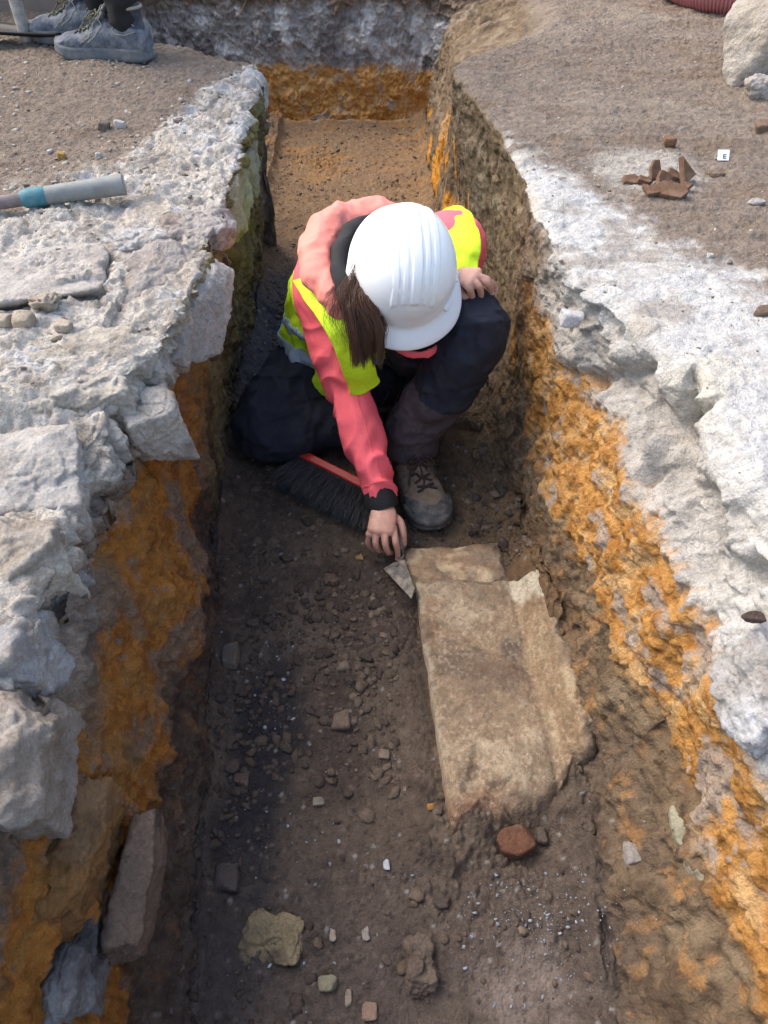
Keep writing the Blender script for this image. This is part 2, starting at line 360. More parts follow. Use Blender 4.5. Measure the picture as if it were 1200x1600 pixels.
# wander of the cut faces
P0 = np.stack([GX.ravel(), GY.ravel(), GZ.ravel()], 1)
def gnorm(Pg):
    dr = np.gradient(Pg, axis=0); dc = np.gradient(Pg, axis=1); n = np.cross(dc, dr); n /= np.linalg.norm(n, axis=2)[:, :, None] + 1e-12; return n
G = P0.reshape(nrow, ncol, 3); N = gnorm(G).reshape(-1, 3)
x, y, z = P0.T
near = (np.abs(x) < 2.2) & (y > -.5) & (y < 5)
flat = np.abs(N[:, 2])
surf = ss(-.06, -.01, z) * (flat > .3)
onfloor = ss(-.5, -.58, z) * ss(.6, .85, flat)
wall = np.clip(1 - surf - onfloor, 0, 1)
right = x > 0
far = ss(3.6, 3.69, y)
leftcut = (~right) & (y < 3.6)
big = fbm(P0, 3.2, 1, 3); med = fbm(P0, 11, 5, 4); fin = fbm(P0, 42, 9, 4); vfin = fbm(P0, 140, 14, 3)
w1, w2, wi = worley(P0 + .01 * np.stack([med, big, fin], 1), (16, 16, 20), 3)
c1, c2, ci = worley(P0 + .004 * np.stack([fin, med, vfin], 1), 46, 8)
g1, g2, gi = worley(P0, 105, 15)
l1, l2, li = worley(P0 + .02 * np.stack([med, fin, big], 1), (7.5, 7.5, 9), 29)
clodp = ss(-.15, .35, fbm(P0, 4.5, 33, 3))                # crumbly against trodden
tol = ss(.03, .22, c2 - c1)
chunk = (wi - .5) * ss(.02, .16, w2 - w1)
disp = np.zeros(len(P0))
# dusty brown surface
broww = np.where(right, y - np.interp(x, [.3, .36, .467, .586, .71, 1.3], [1.9, 1.80, 1.56, 1.36, 1.26, 1.12]), y - np.interp(x, [-1.4, -.9, -.72, -.6, -.5, -.35], [1.45, 1.52, 1.66, 1.80, 2.25, 2.6]))
broww = ss(-.11, .09, broww + .10 * med + .06 * big + .13 * fin + .10 * fbm(P0, (8, 26, 8), 98, 4))
sd_ = .012 * big + .009 * med + .006 * fbm(P0, (7, 34, 7), 97, 3) + .0045 * fin + .0036 * vfin + .0045 * (.5 - g1) * (gi > .5)
ridg = (.5 - np.abs(fin) * 2.2) * np.where(right, .6, 1)
whd = .014 * big + .009 * med + .0055 * ridg + .0045 * fin + np.where(right, .0022, .0036) * vfin + np.where(right, .007, .016) * chunk + np.where(right, .0012, .003) * (.5 - g1) + np.where(right, .010, .022) * (li - .5) * ss(.01, .10, l2 - l1)
disp += surf * (broww * sd_ + (1 - broww) * np.where(right, .75, 1.1) * whd)
# walls
scr = fbm(P0, (30, 30, 9), 21, 4)
whitez = ss(-.17, -.13, z + .03 * med + .02 * fin)
wdisp = .020 * big + .018 * med + .0085 * fin + .0045 * vfin + .004 * scr + .004 * (.5 - g1) + .007 * (.4 - np.abs(fbm(P0, 26, 24, 3)) * 2) + (.012 + .022 * whitez) * chunk - .006 * np.abs(fin) + .004 * (wi > .75) * (.5 - w1)
scrape = ss(1.2, 1.5, y) * ss(3.4, 3.2, y)
disp += wall * (wdisp * (1 - .45 * scrape * right))
# floor
fl = .010 * big + .007 * med + .0045 * fin + .0026 * vfin + clodp * (.011 * tol * (ci - .25) + .0055 * (.55 - g1)) + .0035 * (.5 - g1) * (gi > .4)
disp += onfloor * fl
# fissures and ledges in the white crust on the right, each a step that falls towards the trench
def polydist(x, y, pts):
    best = np.full(len(x), 9.); sgn = np.zeros(len(x))
    for (ax, ay), (bx, by) in zip(pts[:-1], pts[1:]):
        ex, ey = bx - ax, by - ay; L2 = ex * ex + ey * ey; t = np.clip(((x - ax) * ex + (y - ay) * ey) / L2, 0, 1)
        dx, dy = x - ax - t * ex, y - ay - t * ey; dd = np.hypot(dx, dy); m = dd < best
        best = np.where(m, dd, best); sgn = np.where(m, np.sign(ex * dy - ey * dx), sgn)
    return best * sgn
def wl(L, zz): return [tuple(W(a, b, zz)[:2]) for a, b in L]
xs_, ys_ = x + .005 * fin + .010 * med, y + .010 * med + .004 * fin
for L, dep_, wd_, zz in (([(885, 455), (930, 490), (985, 525), (1030, 560), (1055, 605), (1085, 615)],   .048, .05, -.01), ([(1085, 615), (1100, 690), (1145, 740), (1165, 800), (1215, 850)], .042, .05, -.01),
                         ([(1000, 780), (990, 740), (1010, 690), (1060, 625)], .032, .04, -.05), ([(1120, 730), (1150, 760), (1205, 790)], .012, .03, 0)):
    dd = polydist(xs_, ys_, wl(L, zz)); m = right & (z > -.14) & near
    st = np.where(m, ss(-wd_, -.012, dd) * ss(.004, -.014, dd) * ss(wd_ * 1.4, 0, np.abs(dd)), 0)
    disp -= dep_ * st
for L, dep_ in (([(150, 520), (185, 470), (215, 430), (250, 400)], .02), ([(0, 470), (60, 455), (140, 440), (150, 400)], .03)):
    dd = polydist(xs_, ys_, wl(L, 0)); m = (~right) & (z > -.1) & near
    disp -= dep_ * np.where(m, ss(.05, 0, np.abs(dd)) * (dd < 0.004), 0)
disp = np.where(near, disp, 0)
P1 = P0 + N * disp[:, None]
# the floor: loose fill banked against the feet of both faces and over the foot of the ridge
X1, Y1 = P1[:, 0], P1[:, 1]
dr_ = np.maximum(0, RF(Y1) - X1); dl_ = np.maximum(0, X1 - LF(Y1))
bank = .050 * np.exp(-dr_ / (.022 + .02 * np.clip(med, -.5, .8))) + .040 * np.exp(-dl_ / (.02 + .02 * np.clip(med, -.5, .8)))
xc = np.interp(Y1, [.55, .587, .95, 1.2], [.40, .385, .272, .26])
sa, sb_, sc2, sd3 = [W(a_, b_, -.58)[:2] for a_, b_ in ((650, 930), (706, 1285), (882, 1232), (946, 1155))]
dn_ = np.abs(polydist(X1, Y1, [sb_, sc2, sd3])); dl2 = np.abs(polydist(X1, Y1, [sa, sb_]))
lvl = FLOOR + fl + .022 * np.exp(-(dn_ / .035) ** 2) * (1 + .8 * med) - .016 * np.exp(-(dl2 / .022) ** 2) + .008 * np.exp(-((dl2 - .05) / .02) ** 2) * (X1 < .2) + bank * (1 + .8 * med) + .080 * ss(.0, .045, X1 - xc + .004 + .012 * med) * ss(1.12, .98, Y1 + .05 * med) * ss(.46, .57, Y1)
fx, fy = W(830, 1320, -.6)[:2]
lvl -= .02 * np.exp(-(((x - fx) / .07) ** 2 + ((y - fy) / .05) ** 2)) + .02 * ss(0.6, .1, y) - .03 * ss(3.1, 3.7, y)
inn_ = near & (z < -.3) & (y < 3.8)
filled = inn_ & ((P1[:, 2] < lvl) | (onfloor > .5)); fw = ss(-.012, .012, lvl - P1[:, 2] + .010 * fin) * inn_; fw = np.maximum(fw, onfloor * inn_)
P1[:, 2] = np.where(filled, lvl - .006 * (1 - onfloor), P1[:, 2])
P1[:, 2] -= .042 * ((~right) & near & (z > -.1)) * ss(-.78, -.62, x + .04 * med) * ss(.93, .84, y + .03 * med)
# ---- colours (albedo of each layer)
def c(*a): return np.array(a, float)[None, :]
C_ = np.repeat(c(.232, .184, .145), len(P0), 0)
C_ = mix(C_, c(.31, .255, .20), ss(0, .6, big + .4 * med) * .6)
C_ = mix(C_, c(.19, .135, .095), ss(.1, .5, fbm(P0, (6, 20, 6), 60, 3)) * .6)
wr = mix(np.repeat(c(.56, .545, .52), len(P0), 0), c(.42, .375, .315), ss(.05, .6, med + .3 * fin) * .5)
wr = mix(wr, c(.60, .55, .45), ss(.05, .5, fbm(P0, 9, 61, 3)) * .6)
wlc = mix(np.repeat(c(.56, .515, .455), len(P0), 0), c(.27, .235, .20), ss(-.1, .5, fin + .7 * med) * .75)
wlc = mix(wlc, c(.48, .40, .31), ss(.05, .5, fbm(P0, 8, 62, 3)) * .5)
wlc = mix(wlc, c(.56, .56, .57), ss(.15, .5, fbm(P0, 14, 63, 3)) * .6)
wr = mix(wr, mix(np.repeat(c(.42, .375, .32), len(P0), 0), c(.30, .26, .21), ss(0, .4, fin)), ss(-.025, -.06, z + .02 * med) * ss(.5, .8, y) * .65)
white = np.where(right[:, None], wr, wlc)
C_ = mix(C_, white, (1 - broww) * (1 - .55 * ss(.12, .42, fbm(P0, (9, 16, 9), 99, 5)) * right * (y > .95)))
# stain of pale dust that runs round the sherds
st = np.exp(-(((x - .60) / .16) ** 2 + ((y - 1.72) / .16) ** 2)); C_ = mix(C_, c(.42, .38, .33), surf * right * ss(.35, .8, st + .2 * fin))
# walls by depth
zj = z + .030 * med + .020 * fin + .010 * vfin
org = mix(np.repeat(c(.50, .255, .075), len(P0), 0), c(.34, .150, .036), ss(-.1, .5, fin))
org = mix(org, c(.56, .37, .18), ss(.0, .40, fbm(P0, 24, 70, 4)) * .7)
org = mix(org, c(.36, .30, .25), ss(.15, .42, fbm(P0, 20, 71, 4)) * .85)
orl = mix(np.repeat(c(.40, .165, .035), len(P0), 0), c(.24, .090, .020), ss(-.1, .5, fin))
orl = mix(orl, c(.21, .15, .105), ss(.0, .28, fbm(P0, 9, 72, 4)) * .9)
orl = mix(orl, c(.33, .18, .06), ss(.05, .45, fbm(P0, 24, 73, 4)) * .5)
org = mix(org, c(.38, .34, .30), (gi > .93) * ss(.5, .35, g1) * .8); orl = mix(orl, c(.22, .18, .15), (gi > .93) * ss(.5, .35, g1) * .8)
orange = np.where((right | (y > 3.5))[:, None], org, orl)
brn = mix(np.repeat(c(.185, .130, .080), len(P0), 0), c(.10, .068, .045), ss(-.2, .5, fin + .3 * med))
brn = mix(brn, c(.27, .205, .13), ss(.12, .45, fbm(P0, (20, 20, 8), 74, 4)) * .6)
brn = mix(brn, c(.42, .22, .08), ss(.20, .42, fbm(P0, (38, 38, 22), 75, 4)) * .6)
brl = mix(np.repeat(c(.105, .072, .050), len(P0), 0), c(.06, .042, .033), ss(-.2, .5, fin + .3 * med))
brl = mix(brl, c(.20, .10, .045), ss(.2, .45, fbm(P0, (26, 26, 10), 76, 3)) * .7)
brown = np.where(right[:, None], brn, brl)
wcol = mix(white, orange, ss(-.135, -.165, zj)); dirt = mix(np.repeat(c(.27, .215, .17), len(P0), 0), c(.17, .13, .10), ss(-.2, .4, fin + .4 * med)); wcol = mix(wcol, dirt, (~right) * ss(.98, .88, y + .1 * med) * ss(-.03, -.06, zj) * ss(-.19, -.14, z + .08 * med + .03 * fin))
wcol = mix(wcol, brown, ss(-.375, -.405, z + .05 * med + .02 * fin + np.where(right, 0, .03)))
# beyond the digger the right face is brown mud with orange smears, the left face mossy brown
mud = mix(np.repeat(c(.215, .155, .098), len(P0), 0), c(.14, .10, .065), ss(-.2, .5, fin)); mud = mix(mud, c(.60, .27, .04), ss(.12, .3, fbm(P0, (12, 12, 5), 80, 3) - .9 * ss(-.25, -.12, z) * (y > 2.2) - .55 * (z + .30) - .25 * np.abs(y - 2.75)))
mud = mix(mud, c(.34, .28, .20), ss(.1, .5, fbm(P0, 18, 81, 3)) * .5)
wcol = np.where(right[:, None], mix(wcol, mud, ss(1.28, 1.62, y + .15 * med + .35 * (z + .2))), wcol)
moss = mix(np.repeat(c(.21, .165, .08), len(P0), 0), c(.10, .075, .045), ss(-.2, .4, scr)); moss = mix(moss, c(.26, .24, .13), ss(0, .5, fbm(P0, 12, 82, 3)) * ss(-.3, 0, z))
wcol = np.where((leftcut)[:, None], mix(wcol, mix(moss, np.repeat(c(.20, .17, .15), len(P0), 0), ss(2.3, 2.5, y)), ss(1.12, 1.35, y + .2 * med)), wcol)
# the far section: orange below, grey ash above, brown on top
grey = mix(np.repeat(c(.34, .31, .29), len(P0), 0), c(.17, .15, .14), ss(0, .4, med)); grey = mix(grey, c(.60, .57, .54), ss(.05, .35, fbm(P0, 14, 84, 4)))
fcol = mix(np.clip(org * 1.25, 0, .8), grey, ss(-.375, -.345, z + .03 * med)); fcol = mix(fcol, c(.22, .155, .11), ss(-.17, -.12, z + .05 * med + .02 * fin))  # far orange brightened in its colour to look lit where no sun reaches
fcol = mix(fcol, c(.60, .55, .48), ss(.45, .6, noise(P0, (30, 1, 3), 86)) * ss(-.35, -.2, z) * .5)
wcol = mix(wcol, fcol, far)
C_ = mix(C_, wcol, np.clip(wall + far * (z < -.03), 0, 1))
# floor
fc = mix(np.repeat(c(.118, .088, .066), len(P0), 0), c(.078, .057, .046), ss(-.1, .5, med + .3 * fin))
fc = mix(fc, c(.165, .125, .092), ss(.1, .5, fbm(P0, 7, 90, 4)) * .7)
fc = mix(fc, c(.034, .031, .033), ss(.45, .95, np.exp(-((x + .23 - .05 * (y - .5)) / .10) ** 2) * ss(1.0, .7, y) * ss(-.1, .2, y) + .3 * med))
fc = mix(fc, c(.110, .088, .076), ss(.55, .25, y + .1 * med) * .6)
pale = np.exp(-(((x - .21) / .12) ** 2 + ((y - .24) / .13) ** 2)); fc = mix(fc, c(.24, .195, .17), ss(.55, .95, pale + .45 * fbm(P0, 22, 92, 4)) * .8)
fc = mix(fc, c(.175, .115, .062), ss(.10, .22, x + .04 * med) * ss(.85, 1.0, y) * ss(1.75, 1.5, y) * .85)
fc = mix(fc, c(.085, .085, .092), ss(1.55, 1.8, y) * ss(2.45, 2.1, y + .1 * med) * ss(.1, -.15, x + .05 * med))
fc = mix(fc, c(.235, .150, .085), ss(2.1, 2.6, y + .2 * med)); fc = mix(fc, c(.36, .19, .065), .7 * ss(2.5, 3.2, y) * ss(0, .5, fbm(P0, (5, 12, 5), 93, 3)))
fc = mix(fc, c(.19, .115, .06), ss(.2, .33, x + .03 * med) * ss(.55, .7, y) * ss(1.3, 1.0, y) * .8)
fc = mix(fc, c(.16, .125, .10), (gi > .85) * ss(.55, .35, g1) * .6); fc = mix(fc, c(.055, .042, .036), (gi < .12) * ss(.55, .35, g1) * .7)
fsp = (gi > .972) * ss(.5, .3, g1); fc = mix(fc, c(.30, .29, .28), fsp * .7)
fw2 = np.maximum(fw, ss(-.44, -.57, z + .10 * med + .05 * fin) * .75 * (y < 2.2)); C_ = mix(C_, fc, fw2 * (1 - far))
C_ = np.clip(C_, .01, .9)
idx = np.arange(nrow * ncol).reshape(nrow, ncol)
Fg = np.stack([idx[:-1, :-1].ravel(), idx[:-1, 1:].ravel(), idx[1:, 1:].ravel(), idx[1:, :-1].ravel()], 1)
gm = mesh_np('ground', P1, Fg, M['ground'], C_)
tag(link('ground', gm), 'trodden earth cut by a narrow trench with grey, orange and brown layers', kind='structure')
# height lookup
CELL = .006; HX0, HY0 = -1.6, -.3; HW, HH = int(3.2 / CELL), int(4.2 / CELL)
HT = np.full((HW, HH), -9.); m = near & (flat > .45) & (np.abs(x) < 1.55) & (y > -.28) & (y < 3.85)
ii = ((P1[m, 0] - HX0) / CELL).astype(int).clip(0, HW - 1); jj = ((P1[m, 1] - HY0) / CELL).astype(int).clip(0, HH - 1); np.maximum.at(HT, (ii, jj), P1[m, 2])
def gz(px_, py_, default=0.):
    i = int((px_ - HX0) / CELL); j = int((py_ - HY0) / CELL)
    if not (1 <= i < HW - 1 and 1 <= j < HH - 1): return default
    b = HT[i - 1:i + 2, j - 1:j + 2]; b = b[b > -5]
    return float(np.median(b)) if len(b) else default
def hit(px_, py_, zg):
    """where the ray of a photo pixel meets the ground, starting from a guessed level"""
    for _ in range(6):
        p = W(px_, py_, zg); zn = gz(p[0], p[1], zg)
        if abs(zn - zg) > .2: break
        zg = .5 * zg + .5 * zn
    return W(px_, py_, zg)

# ------------------------------------------------------------------ stones
def ico(sub):
    bm = bmesh.new(); bmesh.ops.create_icosphere(bm, subdivisions=sub, radius=1); V = np.array([v.co[:] for v in bm.verts]); Fc = np.array([[v.index for v in f.verts] for f in bm.faces]); bm.free(); return V, Fc
ICO = {k: ico(k) for k in (1, 2, 3, 4, 5, 6, 7)}
def rockverts(dims, seed, sub=5, planes=14, rough=1., rot=0., tilt=(0, 0), soft=14., boxy=.35):
    V, Fc = ICO[sub]; rg = np.random.RandomState(seed)
    n = rg.normal(size=(planes, 3)); n /= np.linalg.norm(n, axis=1)[:, None]
    ax = np.array([[1, 0, 0], [-1, 0, 0], [0, 1, 0], [0, -1, 0], [0, 0, 1], [0, 0, -1]], float) + rg.normal(size=(6, 3)) * boxy * .5
    ax /= np.linalg.norm(ax, axis=1)[:, None]; n = np.vstack([n, ax]); dd = np.concatenate([rg.uniform(.78, 1.1, planes), rg.uniform(.68, .85, 6)])
    q = (V @ n.T) / dd; q = np.maximum(q, 1e-3); r = 1 / (np.sum(q ** soft, axis=1) ** (1 / soft))
    P = V * r[:, None]; P = P * (np.array(dims) / 2)[None, :] * 1.15
    sc = max(dims); h = P / r[:, None] * 0 + P
    off = seed * 3.1
    a = .050 * fbm(P + off, 3.0 / sc, 3, 3) * sc + (.022 * fbm(P + off, 9.0 / sc, 7, 4) - .014 * np.abs(fbm(P + off, 14. / sc, 9, 3))) * sc
    if sub >= 5:
        a = a + .0035 * fbm(P + off, 130, 5, 3) + .006 * fbm(P + off, 34, 6, 3) - .009 * np.abs(fbm(P + off, 22, 8, 4))
        q1, q2, qi = worley(P + off + .004 * V, 26, seed); a = a + (.012 * (qi - .5) * ss(.02, .14, q2 - q1) + .0035 * (.5 - worley(P + off, 95, seed + 2)[0])) / max(rough, .6) * min(1, rough)
    P = P + V * (a * rough)[:, None]
    Rz = np.array(Matrix.Rotation(rot, 3, 'Z') @ Matrix.Rotation(tilt[0], 3, 'X') @ Matrix.Rotation(tilt[1], 3, 'Y'))
    return P @ Rz.T, Fc
def stone(name, ctr, dims, seed, label, cat='stone', base=(.44, .41, .38), spots=(.25, .20, .155), light=(.54, .515, .48), sub=5, group=None, mat='rock', spotamt=.6, lightamt=.5, **kw):
    P, Fc = rockverts(dims, seed, sub, **kw); wp = P + np.array(ctr)
    n1 = fbm(wp, 13, 3 + seed % 7, 4); n2 = fbm(wp, 34, 7, 3); n3 = fbm(wp, 8, 21, 3)
    col = mix(np.repeat(np.array(base)[None, :], len(P), 0), np.array(spots)[None, :], ss(-.1, .45, n1 + .4 * n2) * spotamt)
    col = mix(col, np.array(light)[None, :], ss(.0, .45, n3 + .4 * n2) * lightamt)
    me = mesh_np(name, P, Fc, M[mat], np.clip(col, .01, .9)); o = link(name, me); o.location = [float(v) for v in ctr]
    tag(o, label, cat, group); return o
WG = 'rubble stones of the left trench edge'
BL = dict(group=WG)
stone('rubble_stone', W(78, 628, -.075), (.36, .22, .17), 11, 'largest pale mortar-crusted block on the left edge, granular flat top', base=(.44, .395, .33), sub=7, spotamt=.75, rot=.12, soft=18, rough=.8, **BL)
stone('rubble_stone', W(233, 662, -.105), (.115, .10, .155), 12, 'pointed pale angular stone jutting out over the orange earth', base=(.47, .43, .38), sub=6, rot=.5, tilt=(.25, -.15), soft=22, rough=.7, **BL)
stone('rubble_stone', W(262, 475, -.065), (.21, .30, .14), 13, 'broad grey cracked slab sloping down to the trench by the digger', base=(.36, .32, .29), spots=(.26, .21, .17), sub=7, rot=-.15, tilt=(.32, .18), soft=20, rough=.7, **BL)
stone('rubble_stone', W(228, 566, -.055), (.085, .09, .085), 14, 'small rounded grey stone wedged above the pointed stone', base=(.36, .33, .30), sub=5, rot=.3, **BL)
stone('rubble_stone', W(60, 440, -.030), (.34, .22, .09), 15, 'low flat dusty slab at the left frame edge behind the largest block', base=(.46, .42, .38), sub=6, rot=.35, soft=18, rough=.8, **BL)
stone('rubble_stone', W(34, 772, -.080), (.20, .20, .15), 216, 'light grey block below the largest block at the left frame edge', base=(.42, .385, .35), sub=6, spotamt=.75, lightamt=.35, rot=.2, rough=.75, soft=32, planes=9, **BL)
stone('rubble_stone', W(32, 893, -.080), (.16, .15, .15), 17, 'rough cream boulder at the left frame edge above the blue-grey one', base=(.48, .435, .37), sub=6, spotamt=.7, lightamt=.35, rot=.6, rough=.75, soft=32, planes=9, **BL)
stone('rubble_stone', W(22, 1035, -.11), (.13, .13, .15), 18, 'smooth blue-grey stone at the left frame edge under the cream boulder', base=(.34, .335, .335), sub=6, spotamt=.7, lightamt=.3, rot=.2, rough=.6, **BL)
stone('rubble_stone', W(14, 1195, -.135), (.15, .17, .19), 19, 'lowest big grey block at the left frame edge above orange earth', base=(.31, .26, .215), sub=6, spotamt=.85, lightamt=.3, rot=.1, rough=.75, soft=32, planes=9, **BL)
stone('rubble_stone', W(100, 905, -.12), (.075, .06, .06), 20, 'small dark grey stone beside the cream boulder', base=(.26, .25, .25), light=(.36, .37, .39), sub=5, rot=.4, **BL)
stone('rubble_stone', W(92, 960, -.15), (.07, .055, .07), 21, 'second small slate-grey stone below the cream boulder', base=(.22, .20, .18), light=(.33, .34, .36), sub=5, rot=1.2, **BL)
stone('rubble_stone', W(88, 1145, -.16), (.032, .022, .014), 22, 'thin flat pebble resting beside the lowest big grey block', base=(.28, .28, .30), sub=4, rot=-.4, **BL)
stone('rubble_stone', W(214, 1395, -.365), (.06, .18, .17), 23, 'tall smooth pinkish slab standing in the lower left trench face', base=(.17, .12, .09), spots=(.04, .03, .03), light=(.22, .16, .12), sub=6, rot=.02, tilt=(0, .25), soft=24, rough=.6, spotamt=.95, **BL)
stone('rubble_stone', W(128, 1512, -.335), (.05, .15, .14), 24, 'blue-black mottled stone behind the pinkish slab', base=(.12, .115, .115), spots=(.04, .038, .038), light=(.27, .265, .26), sub=6, rot=.05, lightamt=.7, **BL)
stone('rubble_stone', W(108, 1335, -.265), (.10, .19, .13), 25, 'ochre lump bulging from the orange earth left of the pinkish slab', base=(.26, .13, .045), spots=(.14, .07, .03), light=(.22, .16, .10), sub=6, rot=.1, rough=1.1, **BL)
GG = dict(base=(.29, .27, .19), spots=(.20, .16, .10), light=(.36, .35, .30))
stone('rubble_stone', W(352, 322, -.075), (.10, .30, .15), 26, 'long greenish-yellow stone of the left rim behind the digger', sub=6, rot=-.05, rough=.8, soft=18, **GG, **BL)
stone('rubble_stone', W(388, 262, -.10), (.07, .20, .13), 27, 'grey-green stone of the left rim beyond the long greenish one', sub=5, rot=.1, rough=.8, **GG, **BL)
stone('rubble_stone', W(372, 212, -.035), (.09, .16, .07), 28, 'brownish-grey flat stone on the left rim before the pale knob', base=(.27, .24, .19), light=(.36, .34, .31), sub=5, rot=.3, tilt=(.2, .2), **BL)
stone('rubble_stone', W(392, 150, -.045), (.09, .20, .12), 29, 'pale rounded knob at the far end of the left rim', base=(.47, .46, .45), sub=5, rot=.1, **BL)
stone('rubble_stone', W(310, 360, -.035), (.16, .15, .09), 30, 'grey-brown lump on the left rim behind the cracked slab', base=(.38, .34, .31), spots=(.24, .17, .13), sub=6, rot=.6, **BL)
stone('rubble_stone', W(210, 385, -.02), (.11, .11, .06), 31, 'low pale lump on the crust left of the grey-brown one', base=(.46, .44, .42), sub=6, rot=.2, **BL)
RG = dict(group='stones of the right trench side')
stone('rubble_stone', W(1200, 1085, -.105), (.11, .15, .14), 41, 'grey angular stone at the right frame edge beneath the white crust', base=(.42, .40, .38), spots=(.2, .17, .14), light=(.62, .64, .68), sub=6, rot=.2, **RG)
stone('rubble_stone', W(893, 497, -.035), (.045, .035, .03), 42, 'small pale pebble at the head of the crack in the white crust', base=(.55, .54, .53), sub=4, **RG)
stone('rubble_stone', W(1080, 1350, -.435), (.030, .16, .070), 43, 'pale greenish flat stone flush with the lower right trench face', base=(.27, .25, .18), spots=(.20, .165, .11), light=(.36, .34, .25), sub=6, rot=.18, rough=.5, soft=20, **RG)
stone('rubble_stone', W(990, 1335, -.50), (.035, .035, .03), 44, 'grey lump left of the greenish flat stone', base=(.30, .27, .25), sub=4, **RG)

# big stones on the right surface
stone('boulder', W(1215, 55, .10) + np.array([.02, 0, -.02]), (.34, .22, .26), 51, 'large pale angular boulder at the top right corner', 'boulder', base=(.44, .39, .33), spots=(.33, .28, .22), light=(.50, .46, .42), sub=6, soft=24, rough=.5, rot=.3)
p = hit(1192, 150, 0); stone('stone', p + [0, 0, .02], (.11, .07, .06), 52, 'fist-sized pale stone at the right frame edge below the boulder', base=(.46, .42, .38), sub=5)
p = hit(1196, 205, 0); stone('clod', p + [0, 0, .006], (.06, .05, .04), 53, 'reddish-brown clod at the right frame edge', 'clod', base=(.19, .11, .07), light=(.22, .14, .09), sub=4)
p = hit(1182, 318, 0); stone('stone', p + [0, 0, .003], (.036, .022, .014), 54, 'small grey flat stone right of the sherd heap', base=(.38, .35, .33), sub=4)

# the worked slab on the floor with an upstand along its right edge
def slabmesh(outline, ztop, zbot, n=140, seed=1, edge=.010, col0=(.37, .27, .18), lip=None):
    """outline: four corners a,b,c,d (a->b far edge, d->c near edge)"""
    a, b, c_, e = [np.array(q[:2]) for q in outline]
    u = np.linspace(-.0, 1, n); U, Vv = np.meshgrid(u, np.linspace(0, 1, int(n * 1.6)))
    P = (a[None, None] * (1 - U)[..., None] + b[None, None] * U[..., None]) * (1 - Vv)[..., None] + (e[None, None] * (1 - U)[..., None] + c_[None, None] * U[..., None]) * Vv[..., None]
    lw = np.linalg.norm(b - a); ll = np.linalg.norm(e - a)
    du = np.minimum(U, 1 - U) * lw; dv = np.minimum(Vv, 1 - Vv) * ll; dd = np.minimum(du, dv)
    pb = np.stack([P[..., 0].ravel(), P[..., 1].ravel(), np.zeros(U.size)], 1); ed = edge * (1 + 1.6 * np.clip(fbm(pb, 22, seed + 60, 3), -.4, 1)).reshape(U.shape)
    z = np.full(U.shape, float(ztop)) - ed * (1 - ss(0, 1, dd / (ed * 2.2)))
    z = np.where(dd < 1e-6, zbot, z)
    q = np.stack([P[..., 0].ravel(), P[..., 1].ravel(), z.ravel()], 1)
    if lip is not None: q[:, 2] += lip(U.ravel(), Vv.ravel())
    q0 = q.copy(); nn = fbm(q0 + seed, 14, seed, 4); n2 = fbm(q0 + seed, 60, seed + 3, 4)
    q[:, 2] += .007 * nn + .0022 * n2; wob = .010 * fbm(q0 + seed, 6, seed + 8, 3); q[:, 0] += wob + .0012 * n2; q[:, 1] += .010 * fbm(q0 + seed, 11, seed + 5, 4)
    h, w = U.shape; id_ = np.arange(h * w).reshape(h, w)
    Fc = np.stack([id_[:-1, :-1].ravel(), id_[1:, :-1].ravel(), id_[1:, 1:].ravel(), id_[:-1, 1:].ravel()], 1)
    n3 = fbm(q0 + seed, 6, 31, 4); n4 = fbm(q0, 30, 33, 4)
    col = mix(np.repeat(np.array(col0)[None, :], len(q), 0), np.array((.60, .49, .34))[None, :], ss(-.05, .5, n3 + .5 * n4) * .75)
    col = mix(col, np.array((.20, .145, .105))[None, :], ss(.12, .42, fbm(q0, 8, 35, 4) + .25 * n4) * .8)
    col = mix(col, np.array((.33, .17, .09))[None, :], ss(.15, .5, fbm(q0, 10, 36, 3)) * .5)
    return q, Fc, col, U.ravel(), Vv.ravel()
sb = thing('worked_stone', 'long pale tan worked slab with a raised ridge, half dug out of the floor', 'stone block', W(780, 1080, -.6))
ZT = -.560
A, B, C2, E = W(648, 905, ZT), W(872, 866, -.490), W(950, 1160, -.490), W(710, 1296, ZT)
q, Fc, col, U_, V_ = slabmesh((A, B, C2, E), ZT, -.68, 240, 3, edge=.012)
inn = (U_ > .001) & (U_ < .999) & (V_ > .001) & (V_ < .999)
wu = U_ + .030 * fbm(q, 7, 61, 3)
prof = .072 * ss(.70, .90, wu) * (1 - .25 * V_) - .004 * np.exp(-((wu - .69) / .03) ** 2) - .012 * ss(.92, 1, wu)
q[:, 2] += np.where(inn, prof, 0)
far_ax = (np.array(E) - np.array(A))[:2] / np.linalg.norm((np.array(E) - np.array(A))[:2])
bul = ss(.75, 1, V_) * (.035 * np.exp(-((U_ - .55) / .25) ** 2) - .015 * np.exp(-((U_ - .82) / .1) ** 2)); q[:, 0] += far_ax[0] * bul; q[:, 1] += far_ax[1] * bul
soil = np.array((.135, .10, .072))[None, :]
q[:, 2] -= np.where(inn, ss(.90, 1.0, V_ + .07 * fbm(q, 12, 4, 3)) * .030 + .012 * ss(.1, .5, fbm(q, 16, 77, 3)) * ss(.5, .9, V_), 0)
col = mix(col, np.array((.17, .13, .10))[None, :], ss(.66, .95, V_ + .12 * fbm(q, 14, 3, 3)) * ss(.2, .8, U_) * .8)
col = mix(col, np.array((.28, .14, .08))[None, :], ss(.88, .95, V_) * ss(.6, .2, U_) * .7)
col = mix(col, np.array((.62, .52, .37))[None, :], ss(.07, .0, U_) * .6 * ss(.9, .6, V_) + ss(.06, 0, V_) * .4)
sx = np.exp(-(((U_ - .58) / .09) ** 2 + ((V_ - .40) / .07) ** 2)); col = mix(col, np.array((.14, .115, .10))[None, :], ss(.35, .7, sx + .1 * fbm(q, 40, 3, 3)) * .75)
